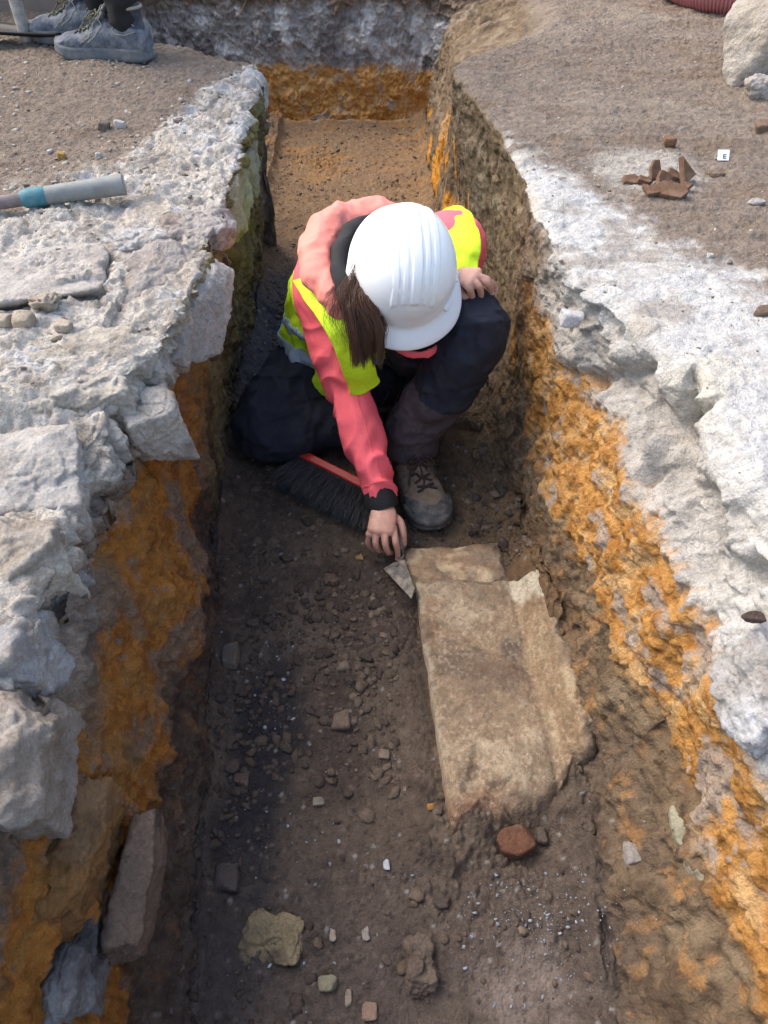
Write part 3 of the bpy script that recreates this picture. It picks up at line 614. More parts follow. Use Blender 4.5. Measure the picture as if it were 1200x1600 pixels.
rg_ = ss(.66, .74, wu)
col = mix(col, mix(np.repeat(np.array((.36, .245, .145))[None, :], len(q), 0), np.array((.50, .38, .24))[None, :], ss(-.1, .4, fbm(q, (40, 12, 40), 47, 3))), rg_ * .85)
wq = ss(.30, .05, V_) * 1.1 * rg_ + np.exp(-((wu - .88) / .05) ** 2) * .55 * ss(.55, .3, V_) + .35 * np.exp(-((wu - .66) / .03) ** 2) * ss(.7, .2, V_)
col = mix(col, np.array((.78, .70, .54))[None, :], ss(.35, .75, wq + .45 * fbm(q, 30, 5, 4)) * .9)
col = mix(col, np.array((.16, .12, .10))[None, :], ss(.12, .3, fbm(q, 16, 44, 4) + .1) * ss(.84, .92, wu) * .85)
col = mix(col, soil, np.maximum(ss(.95, 1., V_ + .06 * fbm(q, 20, 8, 3)) * .8, ss(.93, .985, U_ + .05 * fbm(q, 22, 8, 3)) * .9))
sp_ = fbm(q, 170, 12, 3); col = mix(col, np.array((.58, .50, .38))[None, :], ss(.15, .4, sp_) * .4); col = mix(col, np.array((.18, .13, .09))[None, :], ss(.15, .42, -sp_) * .4)
col = mix(col, np.array((.22, .155, .11))[None, :], ss(-.1, .4, fbm(q, 11, 91, 4)) * ss(.75, .6, wu) * .7); col = col * .70; col = mix(col, soil, ss(.86, .97, U_ + .12 * fbm(q, 9, 92, 4)) * .75)
part('slab', mesh_np('slab', q, Fc, M['slab'], col), sb)
A, B, C2, E = W(628, 856, -.572), W(778, 843, -.572), W(806, 905, -.572), W(644, 915, -.572)
q, Fc, col, U_, V_ = slabmesh((A, B, C2, E), -.574, -.68, 110, 14, edge=.008, col0=(.27, .19, .12))
col = mix(col, np.array((.58, .46, .30))[None, :], ss(.1, .4, fbm(q, 24, 5, 4)) * .6); col = mix(col, soil * 1.2, ss(.8, 1, U_ + .2 * fbm(q, 20, 5, 4)) * .9)
part('ledge', mesh_np('ledge', q, Fc, M['slab'], col), sb, 'lower rear ledge with crumbling plaster')
# individual stones on the floor
def floorstone(px_, py_, dims, seed, label, base, cat='stone', sink=.38, zg=-.6, sub=4, **kw):
    if zg < -.3: kw.setdefault('spotamt', .95)
    p = hit(px_, py_, zg); return stone('brick_fragment' if 'brick' in cat else ('clod' if cat == 'clod' else 'stone'), p + np.array([0, 0, dims[2] * (.5 - sink)]), dims, seed, label, cat, base=base, spots=(tuple(v * .6 for v in base) if zg > -.3 else (.115, .085, .064)), light=tuple(min(.8, v * 1.25) for v in base), sub=sub, **kw)
floorstone(805, 1318, (.062, .05, .05), 61, 'reddish brick fragment with worn corner below the worked slab', (.15, .072, .046), 'brick fragment', sink=.5, soft=26, rough=.3, rot=.3)
floorstone(846, 1308, (.022, .03, .022), 62, 'small dark pebble right of the brick fragment', (.10, .08, .065))
floorstone(432, 1465, (.095, .085, .04), 63, 'mustard-coloured rough stone set in the floor at the lower left', (.25, .20, .12), sink=.66, sub=6)
floorstone(655, 1510, (.055, .085, .05), 64, 'dark brown oblong stone at the bottom centre of the floor', (.13, .10, .08), sub=5)
floorstone(533, 1128, (.038, .04, .03), 65, 'brown angular stone in the middle of the floor', (.17, .125, .095), soft=26)
floorstone(600, 1180, (.024, .02, .016), 66, 'small tan angular stone left of the worked slab', (.24, .19, .14))
floorstone(603, 1352, (.011, .016, .009), 67, 'single oval white pebble in the middle of the floor', (.50, .53, .56))
floorstone(498, 1253, (.022, .018, .014), 68, 'small beige stone left of centre on the floor', (.27, .24, .19))
floorstone(378, 1218, (.032, .024, .018), 69, 'small pinkish-brown stone on the dark soil at the left', (.17, .10, .085))
floorstone(354, 1370, (.045, .05, .03), 70, 'dark square-edged stone against the lower left face', (.085, .07, .065), soft=26)
floorstone(683, 1268, (.02, .018, .015), 71, 'brown pebble at the near left corner of the worked slab', (.17, .13, .10))
floorstone(672, 1262, (.014, .014, .012), 72, 'orange pebble beside the near left corner of the worked slab', (.45, .22, .05))
floorstone(690, 1410, (.028, .022, .02), 73, 'dark triangular stone right of centre near the bottom', (.08, .07, .06), soft=26)
floorstone(512, 1537, (.03, .022, .02), 74, 'yellowish-grey stone at the bottom left of centre', (.28, .25, .17))
floorstone(572, 1460, (.013, .02, .009), 75, 'ivory flake left of the dark oblong stone', (.42, .38, .34))
floorstone(520, 1462, (.012, .02, .009), 76, 'narrow pale flake right of the mustard-coloured stone', (.34, .29, .24))
floorstone(577, 1583, (.026, .024, .016), 77, 'pinkish-tan stone at the bottom frame edge', (.28, .19, .14))
floorstone(545, 1558, (.012, .024, .01), 78, 'slender beige sliver near the bottom frame edge', (.30, .25, .19))
floorstone(433, 955, (.045, .03, .025), 79, 'dark brown clod left of the trowel on the floor', (.105, .078, .060), 'clod', sub=5)
floorstone(518, 905, (.035, .035, .016), 80, 'flat brown clod between the brush and the trowel', (.15, .10, .07), 'clod', sub=5)
floorstone(395, 975, (.03, .022, .02), 81, 'umber clod by the left face below the kneeling leg', (.10, .075, .06), 'clod')
floorstone(362, 1025, (.035, .06, .03), 82, 'grey lump at the foot of the left face', (.17, .15, .13))
floorstone(337, 850, (.018, .018, .016), 83, 'pinkish pebble at the foot of the left face near the knee', (.36, .24, .19))
floorstone(562, 873, (.02, .016, .014), 84, 'ochre pebble just left of the trowel blade', (.30, .20, .09))
floorstone(742, 836, (.045, .025, .02), 85, 'dark clod on the rear ledge of the worked slab', (.075, .052, .04), 'clod', zg=-.572, sub=5, sink=-.3)
floorstone(715, 662, (.05, .05, .04), 86, 'brown clod behind the front boot', (.15, .10, .062), 'clod', sub=5)
floorstone(743, 665, (.05, .045, .04), 87, 'brown clod behind the front boot next to the right face', (.16, .11, .068), 'clod', sub=5)
floorstone(745, 712, (.03, .03, .025), 88, 'ochre clod right of the front boot', (.20, .13, .07), 'clod')
# stones on the left surface
def surfstone(px_, py_, dims, seed, label, base, cat='stone', **kw): return floorstone(px_, py_, dims, seed, label, base, cat, zg=0., **kw)
surfstone(162, 200, (.032, .026, .026), 91, 'dark rounded pebble left of the white one on the brown soil', (.17, .14, .12))
surfstone(187, 197, (.030, .022, .024), 92, 'white angular pebble on the brown soil left of the trench', (.50, .47, .44))
surfstone(98, 247, (.022, .018, .026), 93, 'yellow ochre pebble above the pipe handle', (.52, .33, .11))
surfstone(78, 238, (.014, .012, .012), 94, 'tiny white pebble left of the ochre pebble', (.52, .50, .50))
surfstone(155, 246, (.018, .015, .018), 95, 'grey-white pebble right of the ochre pebble', (.45, .43, .43))
surfstone(278, 190, (.03, .022, .014), 96, 'flat brown-grey pebble near the left rim', (.20, .17, .15))
surfstone(38, 508, (.040, .036, .040), 97, 'square tan mortar lump on the crust behind the largest block', (.42, .35, .27), cat='stone')
surfstone(66, 478, (.05, .04, .032), 98, 'knobbly cream mortar lump left of the cracked slab', (.50, .42, .33), sub=5)
surfstone(100, 512, (.032, .026, .022), 99, 'beige mortar lump right of the square one', (.46, .39, .31))
surfstone(6, 505, (.035, .03, .03), 100, 'beige mortar lump at the left frame edge', (.44, .37, .29))
surfstone(1110, 400, (.014, .012, .01), 101, 'tiny white pebble on the crust below the sherd heap', (.55, .54, .52))

# ------------------------------------------------------------------ crumbs, grit and gravel nobody could count
def scatter(name, n, place, size, mat, seed, sub=1, flatk=.75, cols=((.12, .09, .067), (.075, .056, .045), (.165, .125, .092))):
    rg = np.random.RandomState(seed); V0, F0 = ICO[sub]; Vs = []; Fs = []; Cs = []; k = 0
    for _ in range(n):
        r = place(rg)
        if r is None: continue
        x_, y_, z_ = r; s = size(rg)
        A = V0 * (1 + rg.uniform(-.42, .42, (len(V0), 1)) * (1.2 if sub == 1 else .75)) * np.array([s * rg.uniform(.55, 1.45), s * rg.uniform(.6, 1.3), s * rg.uniform(.45, .9) * flatk])
        a = rg.uniform(0, 6.28); b = rg.normal() * .4; Rt = np.array(Matrix.Rotation(a, 3, 'Z') @ Matrix.Rotation(b, 3, 'X'))
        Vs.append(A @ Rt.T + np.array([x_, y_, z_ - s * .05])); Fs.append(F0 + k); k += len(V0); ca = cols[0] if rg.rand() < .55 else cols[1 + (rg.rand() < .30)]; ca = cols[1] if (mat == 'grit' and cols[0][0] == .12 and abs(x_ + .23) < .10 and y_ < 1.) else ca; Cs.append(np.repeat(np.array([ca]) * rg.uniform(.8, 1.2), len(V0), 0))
    me = mesh_np(name, np.vstack(Vs), np.vstack(Fs), M[mat], np.vstack(Cs), False); return link(name, me)
def onfl(rg, x0, x1, y0, y1, dens=None):
    x_ = rg.uniform(x0, x1); y_ = rg.uniform(y0, y1)
    if dens and rg.rand() > dens(x_, y_): return None
    z_ = gz(x_, y_, -99)
    return None if z_ < -5 or z_ > -.42 else (x_, y_, z_)
def insl(x_, y_):   # over the worked slab
    return .03 < x_ < .40 and .40 < y_ < 1.02
def cden(x_, y_):
    if insl(x_, y_): return 0
    if .55 < y_ < 1.12 and -.30 < x_ < .05 and rnd.random() < .35: return 1
    v = float(fbm(np.array([[x_, y_, 0.]]), 5, 50, 2)[0]); base = .12 + max(0, v) * 1.6
    if y_ < 0.6: base *= .45
    return base
logs = lambda lo, hi, k=2.2: (lambda rg: lo + (hi - lo) * rg.rand() ** k)
tag(scatter('soil_crumbs', 22000, lambda rg: onfl(rg, -.38, .33, .05, 2.2, cden), logs(.0012, .0125, 4.6), 'grit', 1, 2), 'dark crumbs of soil on the trench floor', 'soil', kind='stuff')
def gcl(rg):
    cs = [(845, 1360, 60, 70, 5), (860, 1450, 50, 50, 4), (800, 1400, 90, 60, 2), (410, 1060, 40, 70, 2), (655, 1230, 30, 70, 1), (760, 1320, 60, 20, 1.5), (400, 1300, 60, 80, 1), (500, 1100, 120, 160, 1.2), (640, 1450, 200, 120, 2.5)]
    wsum = np.array([q[4] for q in cs], float); k = rg.choice(len(cs), p=wsum / wsum.sum()); q = cs[k]
    px_, py_ = rg.normal(q[0], q[2] * .9), rg.normal(q[1], q[3] * .9); p = W(px_, py_, -.6)
    if insl(p[0], p[1]): return None
    z_ = gz(p[0], p[1], -99); return None if z_ < -5 else (p[0], p[1], z_)
tag(scatter('gravel', 1500, gcl, logs(.0005, .0034, 6), 'grit', 2, 1, cols=((.24, .28, .34), (.33, .36, .40), (.17, .17, .17))), 'pale blue-white grit scattered over the trench floor', 'gravel', kind='stuff')
def lefts(rg):
    x_ = rg.uniform(-1.25, -.34); y_ = rg.uniform(.75, 2.55); v = float(fbm(np.array([[x_, y_, 0.]]), 6, 52, 2)[0])
    wb = np.interp(x_, [-1.4, -.9, -.72, -.6, -.5, -.35], [1.45, 1.52, 1.66, 1.80, 2.25, 2.6])
    if rg.rand() > (.7 if abs(y_ - wb) < .22 else .22) * (1 + v): return None
    z_ = gz(x_, y_, -99); return None if z_ < -.1 else (x_, y_, z_)
tag(scatter('mortar_crumbs', 7000, lefts, logs(.0010, .0085, 4.0), 'grit', 3, 1, cols=((.40, .36, .30), (.24, .19, .145), (.50, .47, .43))), 'pale mortar crumbs along the left edge of the trench', 'rubble', kind='stuff')
def rights(rg):
    x_ = rg.uniform(.28, 1.4); y_ = rg.uniform(.6, 2.9); z_ = gz(x_, y_, -99); return None if z_ < -.1 else (x_, y_, z_)
tag(scatter('surface_grit', 2600, rights, logs(.0008, .0042, 4.), 'grit', 4, 1, cols=((.38, .33, .27), (.20, .15, .11), (.50, .47, .43))), 'fine pale grit on the dusty right surface', 'grit', kind='stuff')
def blk(rg):
    p = W(rg.normal(70, 60), rg.normal(560, 28), -.0); return (p[0], p[1], .004 + rg.uniform(-.01, .006))
def farg(rg):
    x_ = rg.uniform(-.45, .15); y_ = rg.uniform(1.7, 3.6); z_ = gz(x_, y_, -99); return None if z_ < -5 or z_ > -.4 else (x_, y_, z_)
tag(scatter('dark_gravel', 2200, farg, logs(.0014, .009, 5.), 'grit', 6, 1), 'dark gravel on the far trench floor behind the digger', 'gravel', kind='stuff')

# ------------------------------------------------------------------ the digger
def fold(me, f, amp, seed=0, ridge=True, mask=None):
    v = verts(me); n = norms(me); q = v + .03 * np.stack([fbm(v, 6, seed + 1, 2), fbm(v, 6, seed + 2, 2), fbm(v, 6, seed + 3, 2)], 1)
    a = fbm(q @ RM.T, f, seed, 3)
    if ridge: a = .55 - np.abs(a) * 2.4
    if mask is not None: a = a * mask(v)
    setv(me, v + n * (a * amp)[:, None])
def limbfolds(me, A, B, amp, freq, seed, n=9):
    """wrinkles running across a limb from A to B"""
    v = verts(me); nn = norms(me); A = np.array(A); B = np.array(B); ax = (B - A) / np.linalg.norm(B - A); t = (v - A) @ ax; L = np.linalg.norm(B - A)
    side = np.cross(ax, [0, 0, 1.]); side /= np.linalg.norm(side); up = np.cross(side, ax)
    rel = v - A - np.outer(t, ax); ang = np.arctan2(rel @ up, rel @ side); rr = np.linalg.norm(rel, axis=1)
    u = t * freq + .9 * np.sin(ang + seed) + 1.2 * fbm(v, 9, seed, 2); w = noise(np.stack([u, .6 * np.cos(ang) + seed, .6 * np.sin(ang)], 1), 1.0, seed)
    m = ss(-.05, .02, t) * ss(L + .05, L - .02, t) * (rr < .13)
    setv(me, v + nn * ((.5 - np.abs(w) * 1.9) * amp * m)[:, None])

person = thing('person', 'person crouching in the trench in white hard hat, coral jacket and yellow vest', 'person', (0, 1.4, -.6))
SHR = np.array([-.128, 1.47, -.135]); ELR = np.array([-.080, 1.325, -.335]); WRR = W(597, 787, -.495)
SHL = np.array([.162, 1.555, -.095]); ELL = np.array([.075, 1.50, -.285]); WRL = W(706, 437, -.085)
HIPL = np.array([.025, 1.66, -.42]); KNL = np.array([.180, 1.345, -.172]); ANL = np.array([.066, 1.350, -.515])
HIPR = np.array([-.15, 1.69, -.46]); KNR = np.array([-.298, 1.425, -.520]); ANR = np.array([-.035, 1.475, -.545])
NECK = np.array([.02, 1.47, -.085]); HFz = np.array([.17, -.67, .72]) / np.linalg.norm([.17, -.67, .72]); HC = D(641, 410, 1.375); HEADC = HC - HFz * .085
LAT = np.array([.95, .27, .10]); LAT /= np.linalg.norm(LAT)
def torso(inflate=0., rows=None):
    S_ = [((-.070, 1.69, -.50), .165, .125), ((-.070, 1.685, -.43), .160, .120), ((-.062, 1.665, -.34), .150, .108), ((-.035, 1.60, -.23), .168, .112), ((.000, 1.54, -.145), .155, .088), ((.016, 1.50, -.10), .085, .06), ((.022, 1.475, -.075), .055, .05)]
    return S_
HF = frame((.17, -.67, .72), (0.03, -.70, -.68))          # head frame: columns x(left-right), y(front), z(crown)
# -- skin: head, neck, trunk, limbs, hands as one surface
def finger(js, r0, r1): return tube(js, list(np.linspace(r0, r1, len(js))), 12, 10)
L = []
hd = lambda x_, y_, z_: HEADC + HF @ np.array([x_, y_, z_])
L.append(ball(HEADC, (.072, .088, .098), 24, HF)); L.append(ball(hd(0, .035, -.07), (.045, .05, .045), 18, HF))
L.append(tube([hd(0, .082, .0), hd(0, .100, -.025), hd(0, .108, -.042)], [.008, .010, .013], 6, 10)); L.append(ball(hd(0, .084, -.068), (.022, .010, .008), 12, HF))
for s in (-1, 1):
    L.append(ball(hd(s * .03, .078, -.008), (.013, .010, .008), 12, HF)); L.append(ball(hd(s * .073, -.005, -.02), (.008, .018, .028), 12, HF))
L.append(tube([hd(0, -.02, -.05), NECK + [0, .0, .0], NECK + [0, .06, -.05]], [.048, .05, .06], 10, 18))
T_ = torso(); L.append(tube([t[0] for t in T_], [(t[1] - .02, t[2] - .02) for t in T_], 20, 24, up=np.cross([0, -.4, .9], LAT)))
L.append(tube([SHR, ELR, WRR], [.042, .034, .022], 20, 16)); L.append(tube([SHL, ELL, WRL], [.042, .034, .022], 20, 16))
L.append(tube([HIPL, KNL, ANL], [.07, .05, .035], 20, 16)); L.append(tube([HIPR, KNR, ANR], [.07, .05, .035], 20, 16))
# right hand (holds the trowel)
KN = [W(615, 826, -.513), W(601, 828, -.507), W(588, 831, -.511), W(577, 835, -.521)]
L.append(tube([WRR, (WRR + KN[1]) / 2 + [0, 0, .004], (KN[1] + KN[2]) / 2], [(.023, .017), (.030, .014), (.030, .012)], 14, 18))
for a, b in zip(KN[:-1], KN[1:]): L.append(tube([a, b], [.0080, .0080], 5, 10))
for k_ in KN: L.append(tube([WRR * .55 + k_ * .45, k_], [.009, .0085], 6, 10)); L.append(ball(k_ + [0, 0, .0012], .0092, 10))
L.append(finger([KN[0], W(618, 846, -.525), W(621, 860, -.550), W(622, 873, -.575)], .0084, .0062))
L.append(finger([KN[1], W(602, 849, -.524), W(606, 862, -.550), W(611, 864, -.572)], .0085, .0062))
L.append(finger([KN[2], W(587, 850, -.532), W(592, 860, -.558), W(600, 859, -.574)], .0082, .0060))
L.append(finger([KN[3], W(575, 848, -.543), W(580, 856, -.564), W(589, 855, -.576)], .0073, .0054))
L.append(finger([W(606, 803, -.505), W(624, 814, -.513), W(630, 832, -.530), W(631, 850, -.556)], .0105, .0072))
# left hand on the knee
KL = [W(721, 438, -.068), W(734, 433, -.063), W(748, 434, -.065), W(760, 438, -.072)]
L.append(tube([WRL, (WRL + KL[1]) / 2 + [0, 0, .003], (KL[1] + KL[2]) / 2], [(.022, .016), (.030, .014), (.032, .012)], 12, 18, up=(0, -.2, 1)))
for a, b in zip(KL[:-1], KL[1:]): L.append(tube([a, b], [.0095, .0095], 5, 10))
L.append(finger([KL[0], W(732, 449, -.071), W(737, 460, -.090), W(738, 467, -.104)], .0084, .0066))
L.append(finger([KL[1], W(747, 446, -.069), W(751, 456, -.088), W(751, 465, -.104)], .0084, .0066))
L.append(finger([KL[2], W(761, 443, -.074), W(766, 450, -.091), W(768, 458, -.105)], .0080, .0064))
L.append(finger([KL[3], W(767, 442, -.083), W(772, 446, -.095), W(775, 452, -.105)], .0073, .0058))
L.append(finger([W(712, 448, -.085), W(722, 460, -.093), W(728, 469, -.105)], .010, .008))
body = remesh(L, .0021, 3, M['skin'], 'body'); bo = part('body', body, person)
def nail(tip, back, up, w=.0052):
    d_ = np.array(tip) - np.array(back); fr = frame(up, d_); me = simple('nail', [ball(np.array(tip) + fr @ np.array([0, -.002, .0052]), (w, .006, .0018), 12, fr)], M['nail']); return part('fingernail', me, bo)
bo['kind_note'] = ''
del bo['kind_note']
nail(W(631, 850, -.556), W(630, 832, -.530), (.3, -.5, .8)); nail(W(621, 873, -.575), W(619, 860, -.552), (0, -.75, .6))
for a, b in ((W(738, 467, -.104), W(737, 460, -.090)), (W(751, 465, -.104), W(751, 456, -.088)), (W(768, 458, -.105), W(766, 450, -.091)), (W(775, 452, -.105), W(772, 446, -.095))):
    nail(a, b, (0, -.8, .45))
# -- trousers
tl = [tube([HIPL + [-.02, .05, 0], HIPL, (HIPL + KNL) / 2 + [.0, 0, .005], KNL + [0, .015, .0], KNL + [0, -.005, -.03], (KNL + ANL) / 2 + [.006, -.004, 0], ANL + [.004, .0, .085], ANL + [.0, -.002, .030]],
           [.10, .105, .088, .077, .073, .068, .064, .062], 40, 28), tube([HIPL, HIPR], [.12, .12], 8, 26)]
m1 = remesh(tl[:1] , .004, 3, M['navy'], 'trouser_leg')
limbfolds(m1, KNL, ANL, .0075, 30, 3); fold(m1, 16, .007, 4); fold(m1, 30, .0035, 7, mask=lambda v: ss(-.34, -.42, v[:, 2]))
v = verts(m1); m1.materials.append(M['greyleg'])
mi = np.array([1 if (v[list(p.vertices)].mean(0)[2] + .04 * (v[list(p.vertices)].mean(0)[0] - .1) / .1) < -.335 else 0 for p in m1.polygons], np.int32)
# bottom opening: drop faces of the round cap so the cuff reads as a hem
tr = [tube([HIPR + [.02, .05, 0], HIPR, (HIPR + KNR) / 2 + [0, 0, .01], KNR + [-.004, .004, .004], KNR + [.05, -.008, -.004], (KNR + ANR) / 2 + [0, -.01, .0], ANR], [.115, .11, .096, .082, .078, .070, .06], 40, 28), tube([HIPL, HIPR], [.115, .12], 8, 26)]
m2 = remesh(tr, .004, 3, M['navy'], 'trousers')
fold(m2, 14, .009, 11); limbfolds(m2, HIPR, KNR, .006, 22, 5); limbfolds(m2, KNR, ANR, .006, 28, 9)
tro = part('trousers', m2, person)
m1.polygons.foreach_set('material_index', mi)
part('trouser_leg', m1, tro, 'raised leg with dusty lower half')
# cuff
cf = simple('cuff', [tube([ANL + [.0, -.002, .048], ANL + [-.001, -.005, .020], ANL + [-.001, -.007, .004]], [.0645, .068, .066], 12, 30, cap=False), tube([ANL + [-.001, -.007, .004], ANL + [-.001, -.005, .02]], [.062, .060], 4, 30, cap=False)], M['greyleg'])
fold(cf, 25, .004, 8); part('cuff', cf, tro)
# -- jacket
T2 = [((-.068, 1.675, -.43), .166, .130), ((-.062, 1.66, -.34), .158, .118), ((-.035, 1.595, -.23), .172, .118), ((.000, 1.535, -.145), .160, .092), ((.018, 1.495, -.098), .10, .068)]
Lj = [tube([t[0] for t in T2], [(t[1], t[2]) for t in T2], 24, 30, up=np.cross([0, -.4, .9], LAT))]
Lj.append(tube([NECK * .5 + SHR * .5 + [0, .03, -.01], SHR + [0, .005, 0], (SHR + ELR) / 2 + [-.004, 0, 0], ELR, (ELR * .5 + WRR * .5) + [.002, 0, .002], WRR + (ELR - WRR) * .12], [.070, .070, .060, .052, .045, .040], 40, 26))
Lj.append(tube([NECK * .5 + SHL * .5 + [0, .03, -.01], SHL, SHL * .5 + ELL * .5 + [.02, 0, 0], ELL, WRL + (ELL - WRL) * .15], [.062, .064, .056, .048, .036], 40, 26))
mj = remesh(Lj, .0035, 3, M['pink'], 'jacket')
limbfolds(mj, SHR + [0, 0, 0], ELR, .0055, 15, 2); limbfolds(mj, ELR, WRR, .0070, 21, 6); fold(mj, 9, .006, 21)
jk = part('jacket', mj, person)
ax = (WRR - ELR); ax /= np.linalg.norm(ax)
cu = simple('cuff', [tube([WRR - ax * .030, WRR - ax * .002, WRR + ax * .014], [.0345, .036, .0325], 8, 26, cap=False), tube([WRR + ax * .014, WRR - ax * .01], [.029, .029], 4, 26, cap=False)], M['black']); fold(cu, 40, .0012, 3)
part('cuff', cu, jk, 'black inner sleeve cuff')
# seams hugging the cloth
from mathutils.bvhtree import BVHTree
def seam(me_, pts, rad, mat, parent, nm='seam', n=60, off=0.0):
    bv = BVHTree.FromPolygons([Vector(v_) for v_ in SEAMV[me_]], SEAMF[me_]); P_ = []
    for q_ in catmull(np.array(pts), n):
        l_, n_, _, _ = bv.find_nearest(Vector(q_)); P_.append(np.array(l_) + np.array(n_) * off)
    P_ = np.array(P_); P_[1:-1] = (P_[:-2] + P_[1:-1] + P_[2:]) / 3; part(nm, simple(nm, [tube(P_, [rad] * n, None, 8)], M[mat]), parent)
SEAMV = {'j': [tuple(v_) for v_ in verts(mj) + np.array(person.location) * 1.0 + np.array(jk.location)]}; SEAMF = {'j': [tuple(p_.vertices) for p_ in mj.polygons]}
frv = np.array([.35, -.7, .45]) * .06
seam('j', [SHR + frv, (SHR + ELR) / 2 + frv, ELR + frv, (ELR + WRR) / 2 + frv * .8, WRR - ax * .02 + frv * .7], .0013, 'seam', jk)
rv_ = np.cross(ax, [0, 0, 1.]); rv_ /= np.linalg.norm(rv_); uv_ = np.cross(rv_, ax)
seam('j', [WRR - ax * .045 + (rv_ * math.cos(a_) + uv_ * math.sin(a_)) * .05 for a_ in np.linspace(0, 2 * math.pi, 13)], .0012, 'seam', jk, 'hem_stitch')
# hood thrown back round the neck
hp = [D(640, 345, 1.63), D(585, 333, 1.60), D(530, 345, 1.565), D(497, 385, 1.52), D(497, 430, 1.475), D(522, 472, 1.46), D(552, 510, 1.50)]
Lh = [tube(hp, [(.030, .02), (.038, .026), (.040, .030), (.036, .030), (.032, .030), (.026, .024), (.012, .012)], 40, 22), tube([D(560, 352, 1.64), D(525, 385, 1.62), D(515, 430, 1.58), D(530, 470, 1.54)], [.05, .055, .05, .04], 14, 18)]
mh = remesh(Lh, .0035, 3, M['pinkpale'], 'hood'); fold(mh, 7, .012, 31); fold(mh, 16, .005, 33); part('hood', mh, jk, 'paler coral hood thrown back')
hp2 = [D(640, 362, 1.56), D(590, 358, 1.54), D(553, 374, 1.51), D(537, 410, 1.475), D(538, 450, 1.450), D(552, 480, 1.44), D(575, 505, 1.45)]
mh2 = remesh([tube(hp2, [(.026, .030), (.032, .034), (.030, .034), (.026, .030), (.024, .028), (.020, .024), (.014, .016)], 40, 20)], .0035, 3, M['black'], 'inner_hood'); fold(mh2, 9, .007, 35); part('inner_collar', mh2, jk, 'black inner hood collar')
col_ = [D(600, 530, 1.56), D(635, 552, 1.545), D(670, 552, 1.545), D(695, 530, 1.56)]
mc = remesh([tube(col_, [(.004, .006), (.005, .010), (.005, .010), (.004, .006)], 20, 16)], .003, 2, M['pink'], 'collar'); fold(mc, 25, .003, 3); part('collar', mc, jk)
# -- vest
T3 = [((-.070, 1.655, -.475), .205, .165), ((-.072, 1.65, -.42), .200, .155), ((-.064, 1.64, -.34), .186, .140), ((-.036, 1.585, -.235), .185, .132), ((-.002, 1.528, -.145), .166, .108), ((.016, 1.50, -.085), .12, .085)]
UPT = np.cross([0, -.4, .9], LAT)
Vv, Fv = tube([t[0] for t in T3], [(t[1], t[2]) for t in T3], 110, 200, up=UPT, cap=False)
def vestfilter(Vv, Fv, extra):
    cen = np.array([Vv[list(f)].mean(0) for f in Fv]); keep = np.ones(len(Fv), bool)
    for sh, r in ((SHR + np.array([-.055, -.03, -.01]), .088), (SHL + np.array([.06, 0, -.01]), .07)): keep &= np.linalg.norm(cen - sh, axis=1) > r
    # front opening: a V from the neck
    pr = (cen - np.array([0, 0, CAMZ])); dz = pr @ CF; px_ = 600 + F * (pr @ CX) / dz; py_ = 800 - F * (pr @ CU) / dz
    tax = np.array(T3[0][0]) * .5 + np.array(T3[-1][0]) * .5
    front = (cen[:, 1] < np.interp(cen[:, 2], [-.475, -.085], [1.60, 1.50]))
    xl = np.interp(cen[:, 2], [-.475, -.33, -.2, -.12], [.02, .0, -.045, -.06]); xr = np.interp(cen[:, 2], [-.475, -.33, -.2, -.1], [.06, .07, .08, .10])
    keep &= ~(front & (cen[:, 0] > xl) & (cen[:, 0] < xr))
    keep &= extra(cen); return keep
keep = vestfilter(Vv, Fv, lambda c_: c_[:, 2] > -9)
me = mesh_np('vest', Vv, [f for f, k in zip(Fv, keep) if k], M['vest'])
bm = bmesh.new(); bm.from_mesh(me); bmesh.ops.delete(bm, geom=[v_ for v_ in bm.verts if not v_.link_faces], context='VERTS'); bm.to_mesh(me); bm.free()
bm = bmesh.new(); bm.from_mesh(me); bmesh.ops.recalc_face_normals(bm, faces=bm.faces); bm.to_mesh(me); bm.free()
v_ = verts(me); 
if np.mean(np.sum(norms(me) * (v_ - v_.mean(0)), 1)) < 0: me.flip_normals(); me.update()
fold(me, 12, .012, 41); fold(me, 26, .005, 43)
vv = verts(me)
def flare(vv): # the front hem hangs forward and down
    return vv
mv = evalmesh(me, [('SOLIDIFY', dict(thickness=.003, offset=1)), ('SMOOTH', dict(iterations=2, factor=.5))]); mv.name = 'vest'
mv.polygons.foreach_set('use_smooth', np.ones(len(mv.polygons), bool)); vo_ = part('vest', mv, person)
def band(sel, name, lab):
    v2 = verts(me); fs = [tuple(p.vertices) for p in me.polygons]; cen = np.array([v2[list(f)].mean(0) for f in fs]); k = sel(cen)
    if not k.any(): return
    m_ = mesh_np(name, v2, [f for f, q_ in zip(fs, k) if q_], M['reflect']); n_ = norms(me); setv(m_, v2 + n_ * .0045)
    b_ = bmesh.new(); b_.from_mesh(m_); bmesh.ops.delete(b_, geom=[v_ for v_ in b_.verts if not v_.link_faces], context='VERTS'); b_.to_mesh(m_); b_.free()
    m_ = evalmesh(m_, [('SOLIDIFY', dict(thickness=.0015, offset=1))]); m_.name = name; part(name, m_, vo_, lab)
band(lambda c_: np.abs(c_[:, 2] - (-.375)) < .018, 'reflective_band', 'blue-grey reflective band near the hem')
band(lambda c_: np.abs(c_[:, 2] - (-.30)) < .013, 'reflective_band', 'blue-grey reflective band across the back')
